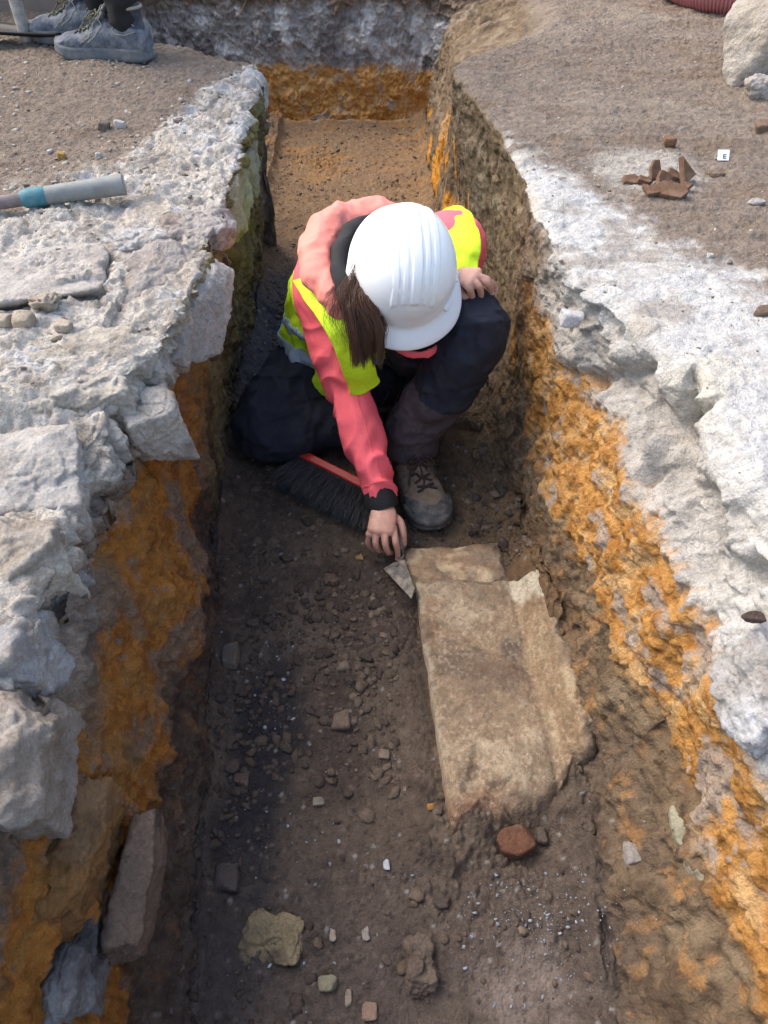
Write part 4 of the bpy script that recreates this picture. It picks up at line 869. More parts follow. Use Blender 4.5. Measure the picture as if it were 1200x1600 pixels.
# shoulder straps of the vest laid over the jacket
def strap(path, half, name='shoulder_strap'):
    P = catmull(np.array([q[0] for q in path]), 40); Wd = catmull(np.array([[half * q[1], 0, 0] for q in path]), 40)[:, 0]
    T = np.gradient(P, axis=0); T /= np.linalg.norm(T, axis=1)[:, None]; nrm = np.array([0, -.68, .73]); V = []; Fc = []
    for i in range(40):
        s = np.cross(T[i], nrm); s /= np.linalg.norm(s); nn = np.cross(s, T[i])
        for j in range(11):
            a = (j / 10 - .5) * 2; V.append(P[i] + s * a * Wd[i] + nn * (-.25 * Wd[i] * a * a))
    for i in range(39):
        for j in range(10): Fc.append((i * 11 + j, i * 11 + j + 1, (i + 1) * 11 + j + 1, (i + 1) * 11 + j))
    m_ = mesh_np(name, np.array(V), Fc, M['vest']); fold(m_, 18, .006, 51)
    m_ = evalmesh(m_, [('SOLIDIFY', dict(thickness=.003, offset=0)), ('SUBSURF', dict(levels=1))]); m_.name = name; m_.polygons.foreach_set('use_smooth', np.ones(len(m_.polygons), bool)); part(name, m_, vo_)
strap([(D(470, 425, 1.60), .8), (D(492, 452, 1.50), 1.0), (D(520, 490, 1.465), 1.0), (D(545, 535, 1.48), 1.05), (D(560, 575, 1.53), 1.1), (D(574, 612, 1.60), 1.2)], .030)
strap([(D(700, 326, 1.64), .9), (D(716, 342, 1.585), 1.0), (D(726, 378, 1.545), 1.0), (D(724, 424, 1.545), .85)], .034)
# -- hair
Lh = [ball(hd(0, -.025, -.01), (.080, .090, .100), 20, HF), tube([hd(-.04, -.02, -.02), D(568, 440, 1.46), D(568, 490, 1.455), D(580, 545, 1.47)], [.030, .032, .026, .010], 20, 16)]
hb = remesh(Lh, .004, 2, M['hair'], 'hair'); fold(hb, 30, .004, 3); ho = part('hair', hb, person, 'long loose brown hair')
rg = np.random.RandomState(5); V = []; Fc = []; o_ = 0
def strand(P, w):
    global o_
    n_ = len(P)
    for k_, q_ in enumerate(P):
        ww = w * (1 - .85 * (k_ / (n_ - 1)) ** 2); V.extend([q_ + CX * ww, q_ - CF * ww * 1.2, q_ - CX * ww])
    for k_ in range(n_ - 1):
        b0 = o_ + 3 * k_
        for j in range(3): Fc.append((b0 + j, b0 + (j + 1) % 3, b0 + 3 + (j + 1) % 3, b0 + 3 + j))
    o_ += 3 * n_
for lk in range(46):
    t0 = rg.rand(); t1 = rg.rand(); dz = rg.rand() * .03; ln = rg.rand() ** 1.2; wv_ = rg.normal(size=3) * 4
    K = [(578 + 6 * t0, 398 + 74 * t0, 1.455 + dz), (545 + 26 * t1 + wv_[0], 450 + 24 * t0, 1.385 + dz), (549 + 48 * t1 + wv_[1], 508 + 8 * ln, 1.39 + dz), (553 + 44 * t1 + wv_[2], 536 + 44 * ln, 1.42 + dz)]
    for i in range(58):
        j1, j2 = rg.normal(size=2); fz = rg.normal() * .003; tip = abs(rg.normal()) * 12
        pts = [D(K[0][0] + j1 * 2.5, K[0][1] + j2 * 6, K[0][2] + fz), D(K[1][0] + j1 * 4, K[1][1] + j2 * 3, K[1][2] + fz), D(K[2][0] + j1 * 3.2, K[2][1] + j2 * 2, K[2][2] + fz), D(K[3][0] + j1 * 1.6 + j2, K[3][1] - tip, K[3][2] + fz)]
        strand(catmull(np.array(pts), 16), .00075)
for i in range(46):   # flyaway strands towards the hood and vest
    strand(catmull(np.array([D(556, 400 + 60 * rg.rand(), 1.40), D(533 + 8 * rg.normal(), 440 + 30 * rg.rand(), 1.375), D(528 + 14 * rg.normal(), 480 + 24 * rg.rand(), 1.385), D(538 + 18 * rg.normal(), 525 + 25 * rg.rand(), 1.40)]), 16), .0004)
part('strands', mesh_np('strands', np.array(V), Fc, M['hair']), ho)
# -- helmet
def helmet():
    nt_, nph = 240, 90; V = []; rows_ = []
    th = np.linspace(0, 2 * math.pi, nt_, endpoint=False); cx_, sy_ = np.cos(th), np.sin(th)
    fr = ss(-.25, .75, sy_)
    AXx, AYf, AYb, H = .0975, .106, .122, .120
    ay = np.where(sy_ > 0, AYf, AYb)
    def ring(fac, zz): return np.stack([AXx * fac * cx_, ay * fac * sy_, np.full(nt_, zz)], 1)
    for i in range(nph + 1):
        ph = math.pi / 2 * i / nph; fac = math.sin(ph) ** .92; P = ring(max(fac, 1e-4), H * math.cos(ph) ** 0.9)
        n_ = P / np.array([AXx ** 2, .127 ** 2, H ** 2]); n_ /= np.linalg.norm(n_, axis=1)[:, None]
        xx, yy = P[:, 0], P[:, 1]
        w_ = .045 - .10 * np.abs(yy) * .28
        a_ = np.abs(xx) / np.maximum(w_, .01)
        inr = ss(1.0, .94, a_) * ss(.088, .082, yy) * ss(-.11, -.09, yy)
        gro = ss(.10, .03, np.abs(a_ - .62)) + ss(.10, .03, np.abs(a_ - .26))
        bump = inr * (.0032 - .0030 * np.clip(gro, 0, 1) + .0018 * ss(.3, .2, a_))
        P = P + n_ * (bump * .85)[:, None]
        if i > nph - 14: P[:, :2] *= (1 + .015 * ((i - nph + 14) / 14))
        rows_.append(P)
    base = rows_[-1]
    rad = np.stack([cx_, sy_, 0 * cx_], 1)
    # gutter step, brim out, lip under, inside wall up
    wbr = .009 + .030 * fr + .006 * np.clip(-sy_, 0, 1)
    for k_, (fo, dz) in enumerate(((.0, -.004), (.10, -.007), (.3, -.008), (.5, -.009), (.75, -.011), (.95, -.0135), (1.0, -.0155), (1.0, -.0185), (.97, -.0195), (.8, -.0165), (.4, -.0125), (.0, -.010))):
        q_ = base + rad * (wbr * fo)[:, None]; q_[:, 2] = base[:, 2] + dz - .010 * fr * fo - .004 * (1 - fr) * fo; rows_.append(q_)
    for fac, zz in ((.965, .0), (.96, .03), (.90, .06), (.7, .095), (.4, .115), (.05, .123)): rows_.append(ring(fac, zz))
    V = np.vstack(rows_); n = len(rows_); Fc = []
    for i in range(n - 1):
        for j in range(nt_): k_ = (j + 1) % nt_; Fc.append((i * nt_ + j, (i + 1) * nt_ + j, (i + 1) * nt_ + k_, i * nt_ + k_))
    return V, Fc
V, Fc = helmet(); hm = mesh_np('helmet', V @ (HF @ np.diag([1, 1, 1])).T + HC - HF[:, 2] * .055, Fc, M['helmet'])
he = part('hard_hat', hm, person, 'white plastic hard hat')
hc = lambda x_, y_, z_: HC - HF[:, 2] * .055 + HF @ np.array([x_, y_, z_])
for sx_, an in ((-1, 58), (1, 58), (-1, 176)):   # lugs for clips
    a_ = R(an); ccx, ccy = sx_ * math.cos(R(90 - an)) if an < 90 else sx_ * 1.0, math.cos(R(90 - an)) * 0 + (math.cos(a_) if an < 90 else .05)
    pos = np.array([.1015 * ccx * .98, .113 * ccy, -.001]); tdir = HF @ np.array([ccx, ccy, 0]); fr_ = frame(HF[:, 2], tdir)
    m_ = bevelmesh('lug', [box(hc(*pos), (.030 if an < 90 else .022, .012, .010), fr_), box(hc(*(pos + [0, 0, -.003])), (.020, .017, .008), fr_)], M['helmet'], .0015, 2); part('lug', m_, he)
# -- boots
def shoe(root, pos, direction, name, mats, scale=1., high=.12, work=False):
    """pos = point under the ankle on the ground; direction on the ground towards the toe"""
    d_ = np.array([direction[0], direction[1], direction[2] if len(direction) > 2 else 0], float); upv = np.array([0, 0, 1.]); fr = frame(upv, d_) if len(direction) < 3 else frame(direction[3:6], d_)
    X = lambda a, b, c_: np.array(pos) + fr @ (np.array([a, b, c_]) * scale)
    prof = [(-.078, .020, .060), (-.070, .031, .085), (-.045, .036, .100), (-.01, .0365, .105), (.03, .038, .098), (.07, .042, .080), (.11, .046, .066), (.145, .047, .060), (.172, .042, .054), (.192, .029, .044), (.200, .014, .034)]
    V = []; Fc = []; seg = 28
    q = catmull(np.array(prof), 40)
    for yy, w_, h_ in q:
        for j in range(seg):
            a = 2 * math.pi * j / seg; cc, s_ = math.cos(a), math.sin(a); z0 = .020; zc = (h_ + z0) / 2; hh = (h_ - z0) / 2
            if s_ >= 0: zz = zc + hh * s_; xx = w_ * np.sign(cc) * abs(cc) ** (.9)
            else: zz = zc + hh * np.sign(s_) * abs(s_) ** .5; xx = w_ * 1.0 * np.sign(cc) * abs(cc) ** .6
            V.append(X(xx + .004 * math.sin(yy * 16), yy, zz))
    for i in range(39):
        for j in range(seg): Fc.append((i * seg + j, i * seg + (j + 1) % seg, (i + 1) * seg + (j + 1) % seg, (i + 1) * seg + j))
    Fc.append(tuple(range(seg))[::-1]); Fc.append(tuple(range(39 * seg, 40 * seg)))
    tongue = tube([X(0, .075, .078), X(0, .045, .104), X(0, .022, .128)], [(.022, .009), (.026, .010), (.024, .008)], 12, 16, up=fr[:, 2])
    ank = tube([X(0, -.025, .07), X(0, -.024, high * .8), X(0, -.026, high)], [(.036, .043), (.034, .044), (.036, .045)], 12, 24, up=fr[:, 1])
    up_ = remesh([(np.array(V), Fc), ank, tongue], .0028 * scale, 3, M[mats[0]], 'upper')
    fold(up_, 40, .0022, int(pos[0] * 100) % 9, mask=None)
    from mathutils.bvhtree import BVHTree
    bv = BVHTree.FromPolygons([Vector(v_) for v_ in verts(up_)], [tuple(p_.vertices) for p_ in up_.polygons])
    def hug(pts, off=.0012, n=24):
        P_ = catmull(np.array(pts), n); r_ = []
        for q_ in P_:
            l_, n_, _, _ = bv.find_nearest(Vector(q_)); r_.append(np.array(l_) + np.array(n_) * off)
        return r_
    lc_ = (verts(up_) - np.array(pos)) @ fr / scale; pc = np.array([lc_[list(p_.vertices)].mean(0) for p_ in up_.polygons]); wob_ = .006 * np.sin(pc[:, 0] * 90) 
    up_.materials.append(M['workdark'] if work else M['bootsole'])
    sel_ = ((pc[:, 2] > .082 + wob_) & (pc[:, 1] < .030)) if work else (pc[:, 1] > .166 + 2.2 * pc[:, 0] ** 2 * -10)
    up_.polygons.foreach_set('material_index', sel_.astype(np.int32)); up_.update()
    part('upper', up_, root)
    # sole
    out = []; n = 60
    for i in range(n):
        a = 2 * math.pi * i / n; yy = .061 + .145 * math.cos(a); sx = math.sin(a)
        w_ = np.interp(yy, [-.084, -.06, -.03, .02, .08, .13, .17, .20, .206], [.020, .036, .040, .036, .044, .051, .046, .028, .01]); out.append((w_ * np.sign(sx) * min(1, abs(sx) * 2.2) + .004 * math.sin(yy * 16), yy))
    V = []; lev = [(0.0, .95), (.004, 1.0), (.012, 1.02), (.016, .985), (.024, 1.0), (.032, .96)]
    toe = lambda yy: .012 * max(0, (yy - .14) / .06) ** 2
    for z_, f_ in lev:
        for (a, b_) in out:
            V.append(X(a * f_, .061 + (b_ - .061) * f_, z_ + toe(b_)))
    Fc = [(k * n + j, k * n + (j + 1) % n, (k + 1) * n + (j + 1) % n, (k + 1) * n + j) for k in range(len(lev) - 1) for j in range(n)]
    Fc.append(tuple(range(n))[::-1]); Fc.append(tuple(range((len(lev) - 1) * n, len(lev) * n)))
    lugs = [box(X(s_ * (.028 if yy_ > 0 else .024), yy_, .001), (.02 * scale, .010 * scale, .010 * scale), fr) for s_ in (-1, 1) for yy_ in np.arange(-.06, .17, .019)]
    part('sole', simple('sole', [(np.array(V), Fc)] + lugs, M[mats[1]]), root)
    # toe cap: rubber rand
    bm_ = []
    if work: bm_ = None
    for i in range(0 if work else 26):
        a = math.pi * (i / 25) ; yy = .135 + .066 * math.sin(a); xx = .050 * math.cos(a) + .003
        bm_.append(X(xx * .97, yy - .001, .034))
    if not work: part('toe_cap', simple('toe_cap', [tube(bm_, [(.007, .010)] * 26, 40, 12, up=fr[:, 2])], M[mats[1]]), root)
    # laces
    LL = []
    for k in range(5):
        y0, z0 = .128 - .021 * k, .066 + .0105 * k; w_ = .021
        LL.append(tube(hug([X(-w_, y0, z0), X(0, y0 - .006, z0 + .01), X(w_, y0 - .012, z0 + .01)], .0015, 16), [.0029] * 16, None, 8)); LL.append(tube(hug([X(w_, y0, z0), X(0, y0 - .006, z0 + .01), X(-w_, y0 - .012, z0 + .01)], .003, 16), [.0029] * 16, None, 8))
    for s_ in (-1, 1):
        LL.append(tube([X(0, .062, .105), X(s_ * .012, .068, .112), X(s_ * .030, .084, .100), X(s_ * .020, .088, .092), X(0, .066, .103)], [.0021] * 5, 24, 8)); LL.append(tube([X(0, .062, .105), X(s_ * .018, .08, .100), X(s_ * .030, .098, .082), X(s_ * .034, .107, .070)], [.0021] * 4, 20, 8))
    LL.append(tube(hug([X(0, .045, .11), X(0, .09, .09), X(0, .125, .08)], .0015, 14), [.002] * 14, None, 6)); LL.append(tube([X(0, .045, .108), X(0, .062, .105), X(0, .07, .1)], [.004, .005, .003], 8, 8))
    part('laces', simple('laces', LL, M[mats[2]]), root)
    if work:
        for s_ in (-1, 1):
            for pth in ([X(s_ * .036, -.055, .075), X(s_ * .041, -.02, .066), X(s_ * .042, .01, .074), X(s_ * .040, .0, .094), X(s_ * .040, -.03, .098), X(s_ * .036, -.055, .092)],
                        [X(s_ * .045, .085, .045), X(s_ * .041, .06, .066), X(s_ * .036, .045, .092), X(s_ * .032, .03, .115)], [X(s_ * .047, .105, .042), X(s_ * .043, .08, .066), X(s_ * .030, .070, .088)]):
                part('piping', simple('piping', [tube(hug(pth, .0004, 30), [.0014] * 30, None, 6)], M['workedge']), root)
        part('collar', simple('collar', [tube([X(.034 * math.cos(a), -.025 + .043 * math.sin(a), high + .001) for a in np.linspace(0, 2 * math.pi, 17)], [.0045] * 17, 60, 10)], M['workedge']), root)
    else:
        for s_ in (-1, 1):
            for k in range(5): part('overlay', simple('overlay', [tube(hug([X(s_ * .047, -.03 + .034 * k, .036), X(s_ * .043, -.022 + .034 * k, .060), X(s_ * .034, -.016 + .034 * k * .9, .082 - .005 * k)], .0, 14), [.0022] * 14, None, 6)], M['bootsole']), root)
        part('collar', simple('collar', [tube([X(.037 * math.cos(a), -.024 + .046 * math.sin(a), high + .002) for a in np.linspace(0, 2 * math.pi, 17)], [.007] * 17, 60, 10)], M[mats[0]]), root)
def sub_empty(name, root, loc, label=None):
    o = bpy.data.objects.new(name, None); COL.objects.link(o); o.parent = root; org = Vector((0, 0, 0)); m_ = root
    while m_ is not None: org += m_.location; m_ = m_.parent
    o.location = Vector([float(v) for v in loc]) - org; o.empty_display_size = .04
    if label: o['label'] = label
    return o
gzf = gz(.10, 1.20, -.6)
b1 = sub_empty('boot', person, (.075, 1.37, gzf), 'dusty brown hiking boot planted flat'); shoe(b1, (.058, 1.352, gzf - .004), (.33, -1.0), 'boot', ('bootup', 'bootsole', 'lace'), 1.09, .112)
b2 = sub_empty('boot', person, (.0, 1.50, -.56), 'boot of the folded leg'); shoe(b2, tuple(ANR + np.array([.03, .02, .03])), (.75, .35, -.25, .2, .1, .95), 'boot', ('navy', 'bootsole', 'lace'), .95, .10)

# ------------------------------------------------------------------ trowel
tw = thing('trowel', 'small dirt-caked pointing trowel under the digger\'s hand at the slab corner', 'trowel', W(620, 900, -.585))
TT, TA, TB, TC = W(643, 936, -.552), W(599, 889, -.570), W(632, 874, -.562), W(648, 921, -.552)
def plate(pts, th):
    V = [p_ + np.array([0, 0, th / 2]) for p_ in pts] + [p_ - np.array([0, 0, th / 2]) for p_ in pts]; n = len(pts)
    return np.array(V), [tuple(range(n)), tuple(range(n, 2 * n))[::-1]] + [(i, i + n, (i + 1) % n + n, (i + 1) % n) for i in range(n)]
part('blade', bevelmesh('blade', [plate([TT, TA, (TA * .5 + TB * .5) + np.array([0, .004, 0]), TB, TC], .0035)], M['steel'], .001), tw)
part('neck', simple('neck', [tube([TB * .6 + TA * .4 + [0, -.01, .003], W(630, 868, -.567), W(626, 852, -.553)], [(.005, .003), .0032, .0040], 12, 10)], M['steel']), tw)
part('handle', simple('handle', [tube([W(627, 856, -.556), W(618, 830, -.540), W(606, 800, -.530), W(602, 788, -.527)], [.0065, .011, .012, .009], 16, 16)], M['rustpipe']), tw)

# ------------------------------------------------------------------ brushes
def brush(label, A, B, out, blen, name, redmat, nb, seed, w=.022, hl=.13):
    A, B = np.array(A), np.array(B); ax = (B - A) / np.linalg.norm(B - A); out = np.array(out, float); out /= np.linalg.norm(out)
    root = thing(name, label, 'brush', (A + B) / 2); upv = np.cross(ax, out); upv *= np.sign(upv[2]); fr = np.array([ax, out, upv]).T; L_ = np.linalg.norm(B - A)
    part('head', bevelmesh('head', [box((A + B) / 2, (L_, .022, .034), fr)], M[redmat], .004, 3), root)
    hdir = -out * .8 + upv * .25; mid = A * .5 + B * .5 - out * .012
    if hl > .05: part('handle', simple('handle', [tube([mid, mid + hdir * hl * .4, mid + hdir * hl], [.012, .010, .010], 12, 14)], M[redmat]), root)
    rg = np.random.RandomState(seed); V = []; Fc = []; o_ = 0
    for i in range(nb):
        t = rg.rand(); hz = rg.uniform(-.5, .5); s0 = A + (B - A) * t + out * .008 + upv * hz * .026
        spread = (t - .5) * .6; l_ = blen * rg.uniform(.62, 1.12)
        dirv = out + ax * (spread + rg.normal() * .13) + upv * (hz * .6 - .06 + rg.normal() * .13); dirv /= np.linalg.norm(dirv)
        s1 = s0 + dirv * l_ * .5; s2 = s0 + dirv * l_ + ax * rg.normal() * .003 - np.array([0, 0, 1]) * l_ * .05
        s2[2] = max(s2[2], FLOOR + .004); P = [s0, s1, s2]; wv = .0008
        for k, q_ in enumerate(P):
            ww = wv * (1, .95, .5)[k]
            for a in (0, 2.09, 4.19): V.append(q_ + ax * ww * math.cos(a) + upv * ww * math.sin(a))
        for k in range(2):
            for j in range(3): Fc.append((o_ + 3 * k + j, o_ + 3 * k + (j + 1) % 3, o_ + 3 * k + 3 + (j + 1) % 3, o_ + 3 * k + 3 + j))
        o_ += 9
    part('bristles', mesh_np('bristles', np.array(V), Fc, M['bristle']), root); return root
brush('red-headed brush with long black bristles lying beside the kneeling leg', W(470, 712, -.555), W(590, 772, -.555), (-.42, -.85, -.22), .094, 'hand_brush', 'red', 2400, 1, hl=.03)
brush('small dark brush lying between the digger\'s legs', W(592, 622, -.50), W(650, 632, -.50), (.0, -.8, -.35), .07, 'hand_brush', 'darkmetal', 900, 2, hl=.03)

# ------------------------------------------------------------------ things on the surfaces
# pipe handle on the left
pr = thing('tool_handle', 'dirty grey pipe-shaped tool handle with a teal band lying on the left crust', 'tool', W(80, 315, .02))
a0, a1, a2, a3, a4 = D(-120, 338, W(-120, 345, .02)[1] * CF[1] + .68 * .731), W(38, 311, .024), W(58, 308, .024), W(125, 298, .026), W(193, 288, .030)
a0 = a1 + (a1 - a4) * 1.1
part('grip', simple('grip', [tube([a2, a3, a4], [.0185, .0195, .0215], 30, 28, cap=False), tube([a4, a4 + (a4 - a3) * .02, a4 + (a4 - a3) * .021, a4 + (a4 - a3) * .0], [.0215, .0205, .016, .0155], None, 28, cap=False), tube([a4 - (a4 - a3) * .25, a4 - (a4 - a3) * .24], [.0154, .0005], None, 28, cap=False), tube([a4, a4 - (a4 - a3) * .25], [.0155, .0154], None, 28, cap=False)], M['pipe']), pr)
part('band', simple('band', [tube([a1 * .7 + a2 * .3, a2 * .85 + a3 * .15], [.0195, .0197], 6, 24)], M['teal']), pr)
part('shaft', simple('shaft', [tube([a0, a1], [.0125, .0135], 10, 20)], M['rustpipe']), pr)

# sherd heap on the right
def sherd(px_, py_, zo, size, seed, label, rot=0., tilt=(0, 0), tri=False, th=.010, cat='pottery sherd'):
    rg = np.random.RandomState(seed); n = 3 if tri else rg.randint(4, 7); pts = []
    for i in range(n):
        a = 2 * math.pi * (i + rg.uniform(-.2, .2)) / n; r_ = rg.uniform(.75, 1.1); pts.append((size[0] / 2 * r_ * math.cos(a), size[1] / 2 * r_ * math.sin(a), 0))
    V, Fc = plate([np.array(p_) for p_ in pts], th); V = V.astype(float); V[:, 2] += -.25 * (V[:, 0] ** 2 + V[:, 1] ** 2) / max(size)
    me = mesh_np('sherd', V, Fc, None, None, False); me = evalmesh(me, [('BEVEL', dict(width=.0018, segments=2, limit_method='ANGLE', angle_limit=.5))]); me.name = 'sherd'; me.materials.clear(); me.materials.append(M['sherd'])
    o = link('pottery_sherd', me); p = hit(px_, py_, 0); o.location = (float(p[0]), float(p[1]), float(p[2] + zo)); o.rotation_euler = (tilt[0], tilt[1], rot); tag(o, label, cat, 'pottery sherds in the heap'); return o
sherd(985, 286, .008, (.050, .036), 1, 'leftmost tan sherd of the heap', .2, (.25, .1))
sherd(1006, 288, .010, (.050, .034), 2, 'thin brown sherd second from the left of the heap', .5, (.3, .1))
sherd(1019, 283, .026, (.030, .055), 3, 'upright rounded sherd at the top of the heap', .3, (1.0, .2))
sherd(1034, 292, .018, (.046, .040), 4, 'middle reddish sherd of the heap', .9, (.8, -.3))
sherd(1068, 284, .022, (.055, .065), 5, 'tallest sherd, a triangle standing at the right of the heap', 2.1 - math.pi / 2, (.95, 0.15), tri=True, th=.014)
sherd(1048, 305, .012, (.085, .050), 6, 'largest flat sherd at the front of the heap', -.35, (.45, .12), th=.014)
sherd(1017, 306, .010, (.042, .030), 7, 'dark rounded sherd at the front left of the heap', -.5, (.5, .1))
sherd(1070, 296, .008, (.038, .028), 8, 'small grey-brown sherd at the right foot of the heap', .1, (.2, 0))
sherd(1050, 282, .014, (.045, .03), 9, 'sherd tucked behind the standing triangle', .4, (.5, .3))
sherd(1008, 294, .004, (.03, .02), 10, 'smallest chip in front of the upright sherd', .9, (.1, .1), th=.006)
p = hit(1046, 228, 0); stone('pottery_lump', p + [0, 0, .010], (.034, .028, .028), 112, 'single reddish-brown lump behind the sherd heap', 'clay lump', base=(.22, .12, .07), light=(.26, .16, .1), sub=4, soft=22)
p = hit(1118, 273, 0); stone('pottery_lump', p + [0, 0, .002], (.045, .02, .012), 113, 'low brown sherd half buried right of the sherd heap', 'clay lump', base=(.20, .13, .085), light=(.24, .17, .12), sub=4)
p = hit(1192, 489, 0); stone('pottery_lump', p + [.02, 0, .006], (.075, .026, .018), 114, 'dark brown elongated sherd on the white crust at the right frame edge', 'clay lump', base=(.15, .085, .055), light=(.19, .11, .08), sub=4)
p = hit(1176, 966, -.03); stone('pottery_lump', p + [0, 0, .002], (.030, .014, .010), 115, 'dark flake stuck in the right crust above the grey angular stone', 'clay lump', base=(.09, .06, .05), light=(.12, .08, .06), sub=4)
# label card with the letter E
lc = hit(1128, 250, 0); lb = thing('find_label', 'tiny folded white label card marked E right of the sherd heap', 'label', lc)
fr = frame((-.1, -.75, .66), (.05, .66, .75))
part('card', bevelmesh('card', [box(lc + [0, 0, .011], (.026, .024, .0012), fr), box(lc + [.001, .012, .008], (.026, .022, .0012), frame((0, .8, .6), (0, .6, -.8)))], M['label'], .0004), lb)
X = lambda a, b: lc + np.array([0, 0, .011]) + fr @ np.array([a + .003, b - .001, .0010])
part('letter', simple('letter', [box(X(-.003, -.002), (.0016, .010, .0006), fr)] + [box(X(.0005, -.002 + k * .0042), (.0055, .0015, .0006), fr) for k in (-1, 0, 1)], M['ink'], False), lb)
# two dry leaves
for i, (px_, py_, rt, lab) in enumerate(((1140, 83, .3, 'small yellow dry leaf beside the boulder'), (1150, 110, .5, 'narrow yellow leaf in front of the boulder'))):
    p = hit(px_, py_, 0); n = 12; V = []
    for k in range(n + 1):
        t = k / n; w_ = (.006 if i == 0 else .0035) * math.sin(math.pi * t) ** .7 + .0003; yy = (t - .5) * (.030 if i == 0 else .042); V += [(yy, -w_, .004 + .004 * math.sin(t * 5)), (yy, 0, .002 + .004 * math.sin(t * 5)), (yy, w_, .0045 + .004 * math.sin(t * 5))]
    Fc = [(3 * k + j, 3 * k + j + 1, 3 * k + 4 + j, 3 * k + 3 + j) for k in range(n) for j in (0, 1)]
    me = mesh_np('leaf', np.array(V), Fc, M['leaf']); me = evalmesh(me, [('SOLIDIFY', dict(thickness=.0006))]); o = link('dry_leaf', me); o.location = [float(v) for v in p]; o.rotation_euler = (0, 0, rt); tag(o, lab, 'leaf')
# straw-like roots in the grit, the corrugated hose
hs = D(1005, -140, 3.0); P = [np.array([.62, 4.2, .16]), np.array([.95, 3.55, .11]), np.array([1.08, 3.16, .068]), np.array([1.20, 3.02, .064]), np.array([1.45, 2.98, .066]), np.array([2.1, 3.2, .075])]
Pc = catmull(np.array(P), 420); rr = .070 + .0045 * np.sign(np.sin(np.arange(420) * math.pi / 2.0 + .4)); rr = .070 + .005 * np.sin(np.arange(420) * 2 * math.pi / 5)
tag(link('corrugated_hose', simple('corrugated_hose', [tube(Pc, list(rr), None, 28)], M['hose'])), 'pink ribbed plastic hose lying behind the boulder at top right', 'hose')
# spoil bank rising behind the right surface
tag(link('metal_stake', simple('metal_stake', [tube([D(686, 38, 3.36), D(687, 20, 3.36) + [0, 0, .25], D(687, 20, 3.36) + [0, 0, .55]], [.0085, .0095, .0095], 10, 12)], M['darkmetal'])), 'thin dark metal stake standing at the far end of the trench', 'stake')
# board behind the standing worker and the shovel
bx = thing('panel', 'grey-brown dusty panel standing behind the worker at top left', 'panel', (-1.45, 3.05, 0))
part('sheet', bevelmesh('sheet', [box((-1.40, 3.10, .30), (.78, .05, .66))], M['concrete'], .006), bx)
sv = thing('shovel', 'shovel with pale metal shaft and black blade by the worker\'s toes', 'shovel', W(40, 66, 0))
bp_ = W(42, 60, .015)
part('shaft', simple('shaft', [tube([bp_, bp_ + [-.01, .02, .25], bp_ + [-.03, .05, .9]], [.020, .018, .018], 20, 18), ball(bp_ + [0, 0, .125], (.026, .026, .018), 16)], M['palemetal']), sv)
V = []; Fc = []
for i in range(21):
    for j in range(11):
        u, v_ = i / 20, j / 10 * 2 - 1; w_ = .085 * (1 - .55 * max(0, u - .45) ** 1.2 / .55 ** 1.2) ; V.append((-1.42 + .42 * u, 2.665 + w_ * v_ * .6, .036 + .016 * v_ * v_ + .012 * math.cos(u * 3) - .006))
for i in range(20):
    for j in range(10): Fc.append((i * 11 + j, i * 11 + j + 1, (i + 1) * 11 + j + 1, (i + 1) * 11 + j))
me = evalmesh(mesh_np('blade', np.array(V), Fc, M['blackplastic']), [('SOLIDIFY', dict(thickness=.006))]); me.polygons.foreach_set('use_smooth', np.ones(len(me.polygons), bool)); part('blade', me, sv)

# ------------------------------------------------------------------ the worker standing at top left (seen from the shins down)
wk = thing('person', 'worker standing at top left, seen only as grey work shoes and black trousers', 'person', (-.62, 2.62, 0))
def wshoe(toe_px, heel_px, name, lab):
    t = hit(*toe_px, 0); h = hit(*heel_px, 0); d_ = (t - h); d_[2] = 0; L_ = np.linalg.norm(d_); s = L_ / .290; d_ /= L_; a = h + d_ * .084 * s; g = .5 * (t[2] + h[2])
    r_ = sub_empty('shoe', wk, (a[0], a[1], g), lab); shoe(r_, (a[0], a[1], g - .002), (d_[0], d_[1]), 'shoe', ('workshoe', 'worksole', 'worklace'), s, .125, True)
    return np.array([a[0], a[1], g]), d_, s
k1 = wshoe((92, 86), (243, 90), 'a', 'nearer worn grey work shoe'); k2 = wshoe((50, 62), (205, 64), 'b', 'farther worn grey work shoe')
an1, an2 = k1[0] - k1[1] * .022, k2[0] - k2[1] * .022
hip = (an1 + an2) / 2 + np.array([.03, 0, .88])
Lb = [tube([an + [0, 0, .08], an + [-.02, 0, .45], hip + off], [.038, .055, .085], 20, 16) for an, off in ((an1, np.array([.0, -.09, 0])), (an2, np.array([.0, .09, 0])))]
Lb += [tube([hip, hip + [0, 0, .25], hip + [-.02, 0, .5]], [(.14, .11), (.13, .10), (.17, .11)], 16, 20, up=(1, 0, 0)), tube([hip + [-.02, 0, .5], hip + [-.03, 0, .62]], [.06, .05], 6, 14), ball(hip + [-.04, 0, .73], (.095, .075, .115), 20)]
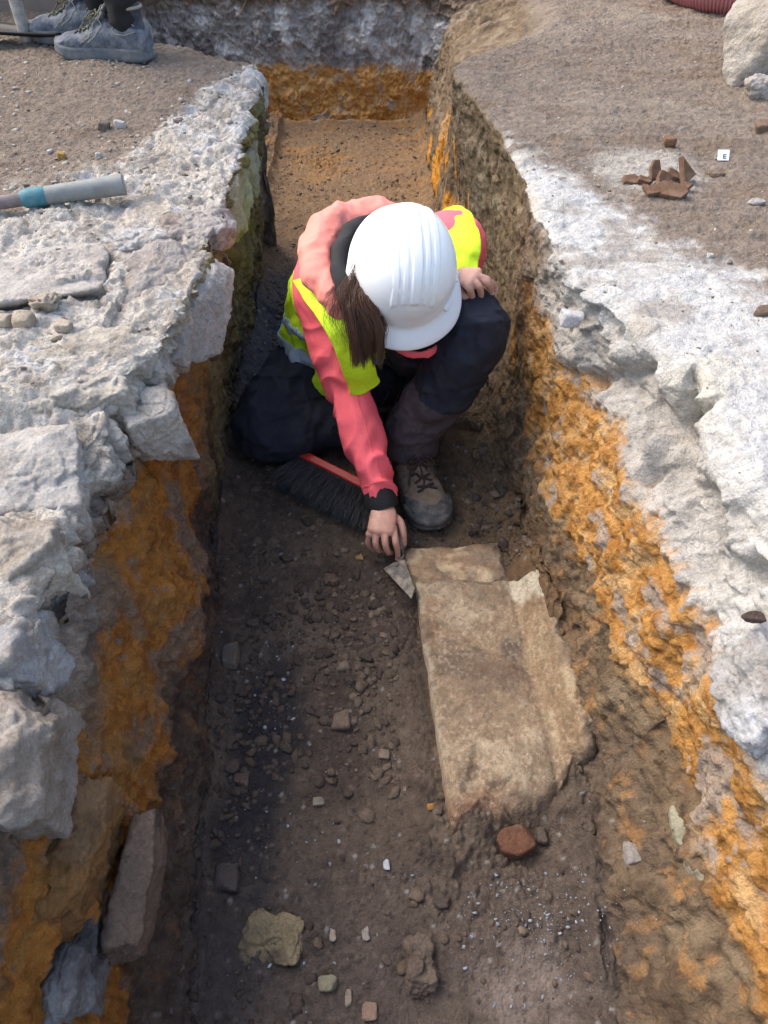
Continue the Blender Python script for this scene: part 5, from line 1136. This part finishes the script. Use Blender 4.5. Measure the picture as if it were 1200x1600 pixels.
for s_ in (-1, 1):
    sh = hip + [-.02, s_ * .19, .47]; Lb.append(tube([hip + [-.02, 0, .47], sh, sh + [-.03, s_ * .04, -.28], sh + [-.20, s_ * .0, -.42]], [.06, .05, .038, .025], 20, 14))
    Lb.append(tube([sh + [-.20, 0, -.42], sh + [-.27, 0, -.46]], [(.035, .016), (.04, .014)], 6, 12))
    for f_ in range(4): Lb.append(tube([sh + [-.27, (f_ - 1.5) * .018, -.46], sh + [-.31, (f_ - 1.5) * .019, -.475], sh + [-.325, (f_ - 1.5) * .018, -.50]], [.009, .008, .007], 8, 8))
    Lb.append(tube([sh + [-.22, -s_ * .03, -.44], sh + [-.26, -s_ * .05, -.46], sh + [-.285, -s_ * .05, -.475]], [.010, .009, .008], 8, 8))
Lb.append(tube([hip + [-.13, 0, .74], hip + [-.155, 0, .715]], [.010, .013], 5, 10))
part('body', remesh(Lb, .006, 2, M['skin'], 'body'), wk)
Lt = [tube([an + [-.002, 0, .105], an + [-.005, 0, .18], an + [-.02, 0, .45], hip + off], [.047, .052, .070, .10], 24, 22) for an, off in ((an1, np.array([.0, -.09, 0])), (an2, np.array([.0, .09, 0])))]
Lt.append(tube([hip + [0, 0, -.02], hip + [0, 0, .12]], [(.17, .135), (.16, .13)], 8, 24, up=(1, 0, 0)))
mt = remesh(Lt, .006, 2, M['black'], 'trousers'); fold(mt, 10, .008, 3); part('trousers', mt, wk)
Ls = [tube([hip + [0, 0, .08], hip + [0, 0, .25], hip + [-.02, 0, .50]], [(.17, .135), (.16, .13), (.19, .13)], 16, 24, up=(1, 0, 0))]
for s_ in (-1, 1):
    sh = hip + [-.02, s_ * .19, .47]; Ls.append(tube([hip + [-.02, 0, .47], sh, sh + [-.03, s_ * .04, -.28], sh + [-.17, s_ * .01, -.405]], [.07, .065, .052, .040], 20, 16))
ms = remesh(Ls, .006, 2, M['navy'], 'sweater'); fold(ms, 10, .008, 5); part('sweater', ms, wk)
part('hair', remesh([ball(hip + [-.025, 0, .765], (.100, .084, .100), 18)], .006, 2, M['hair'], 'hair'), wk)
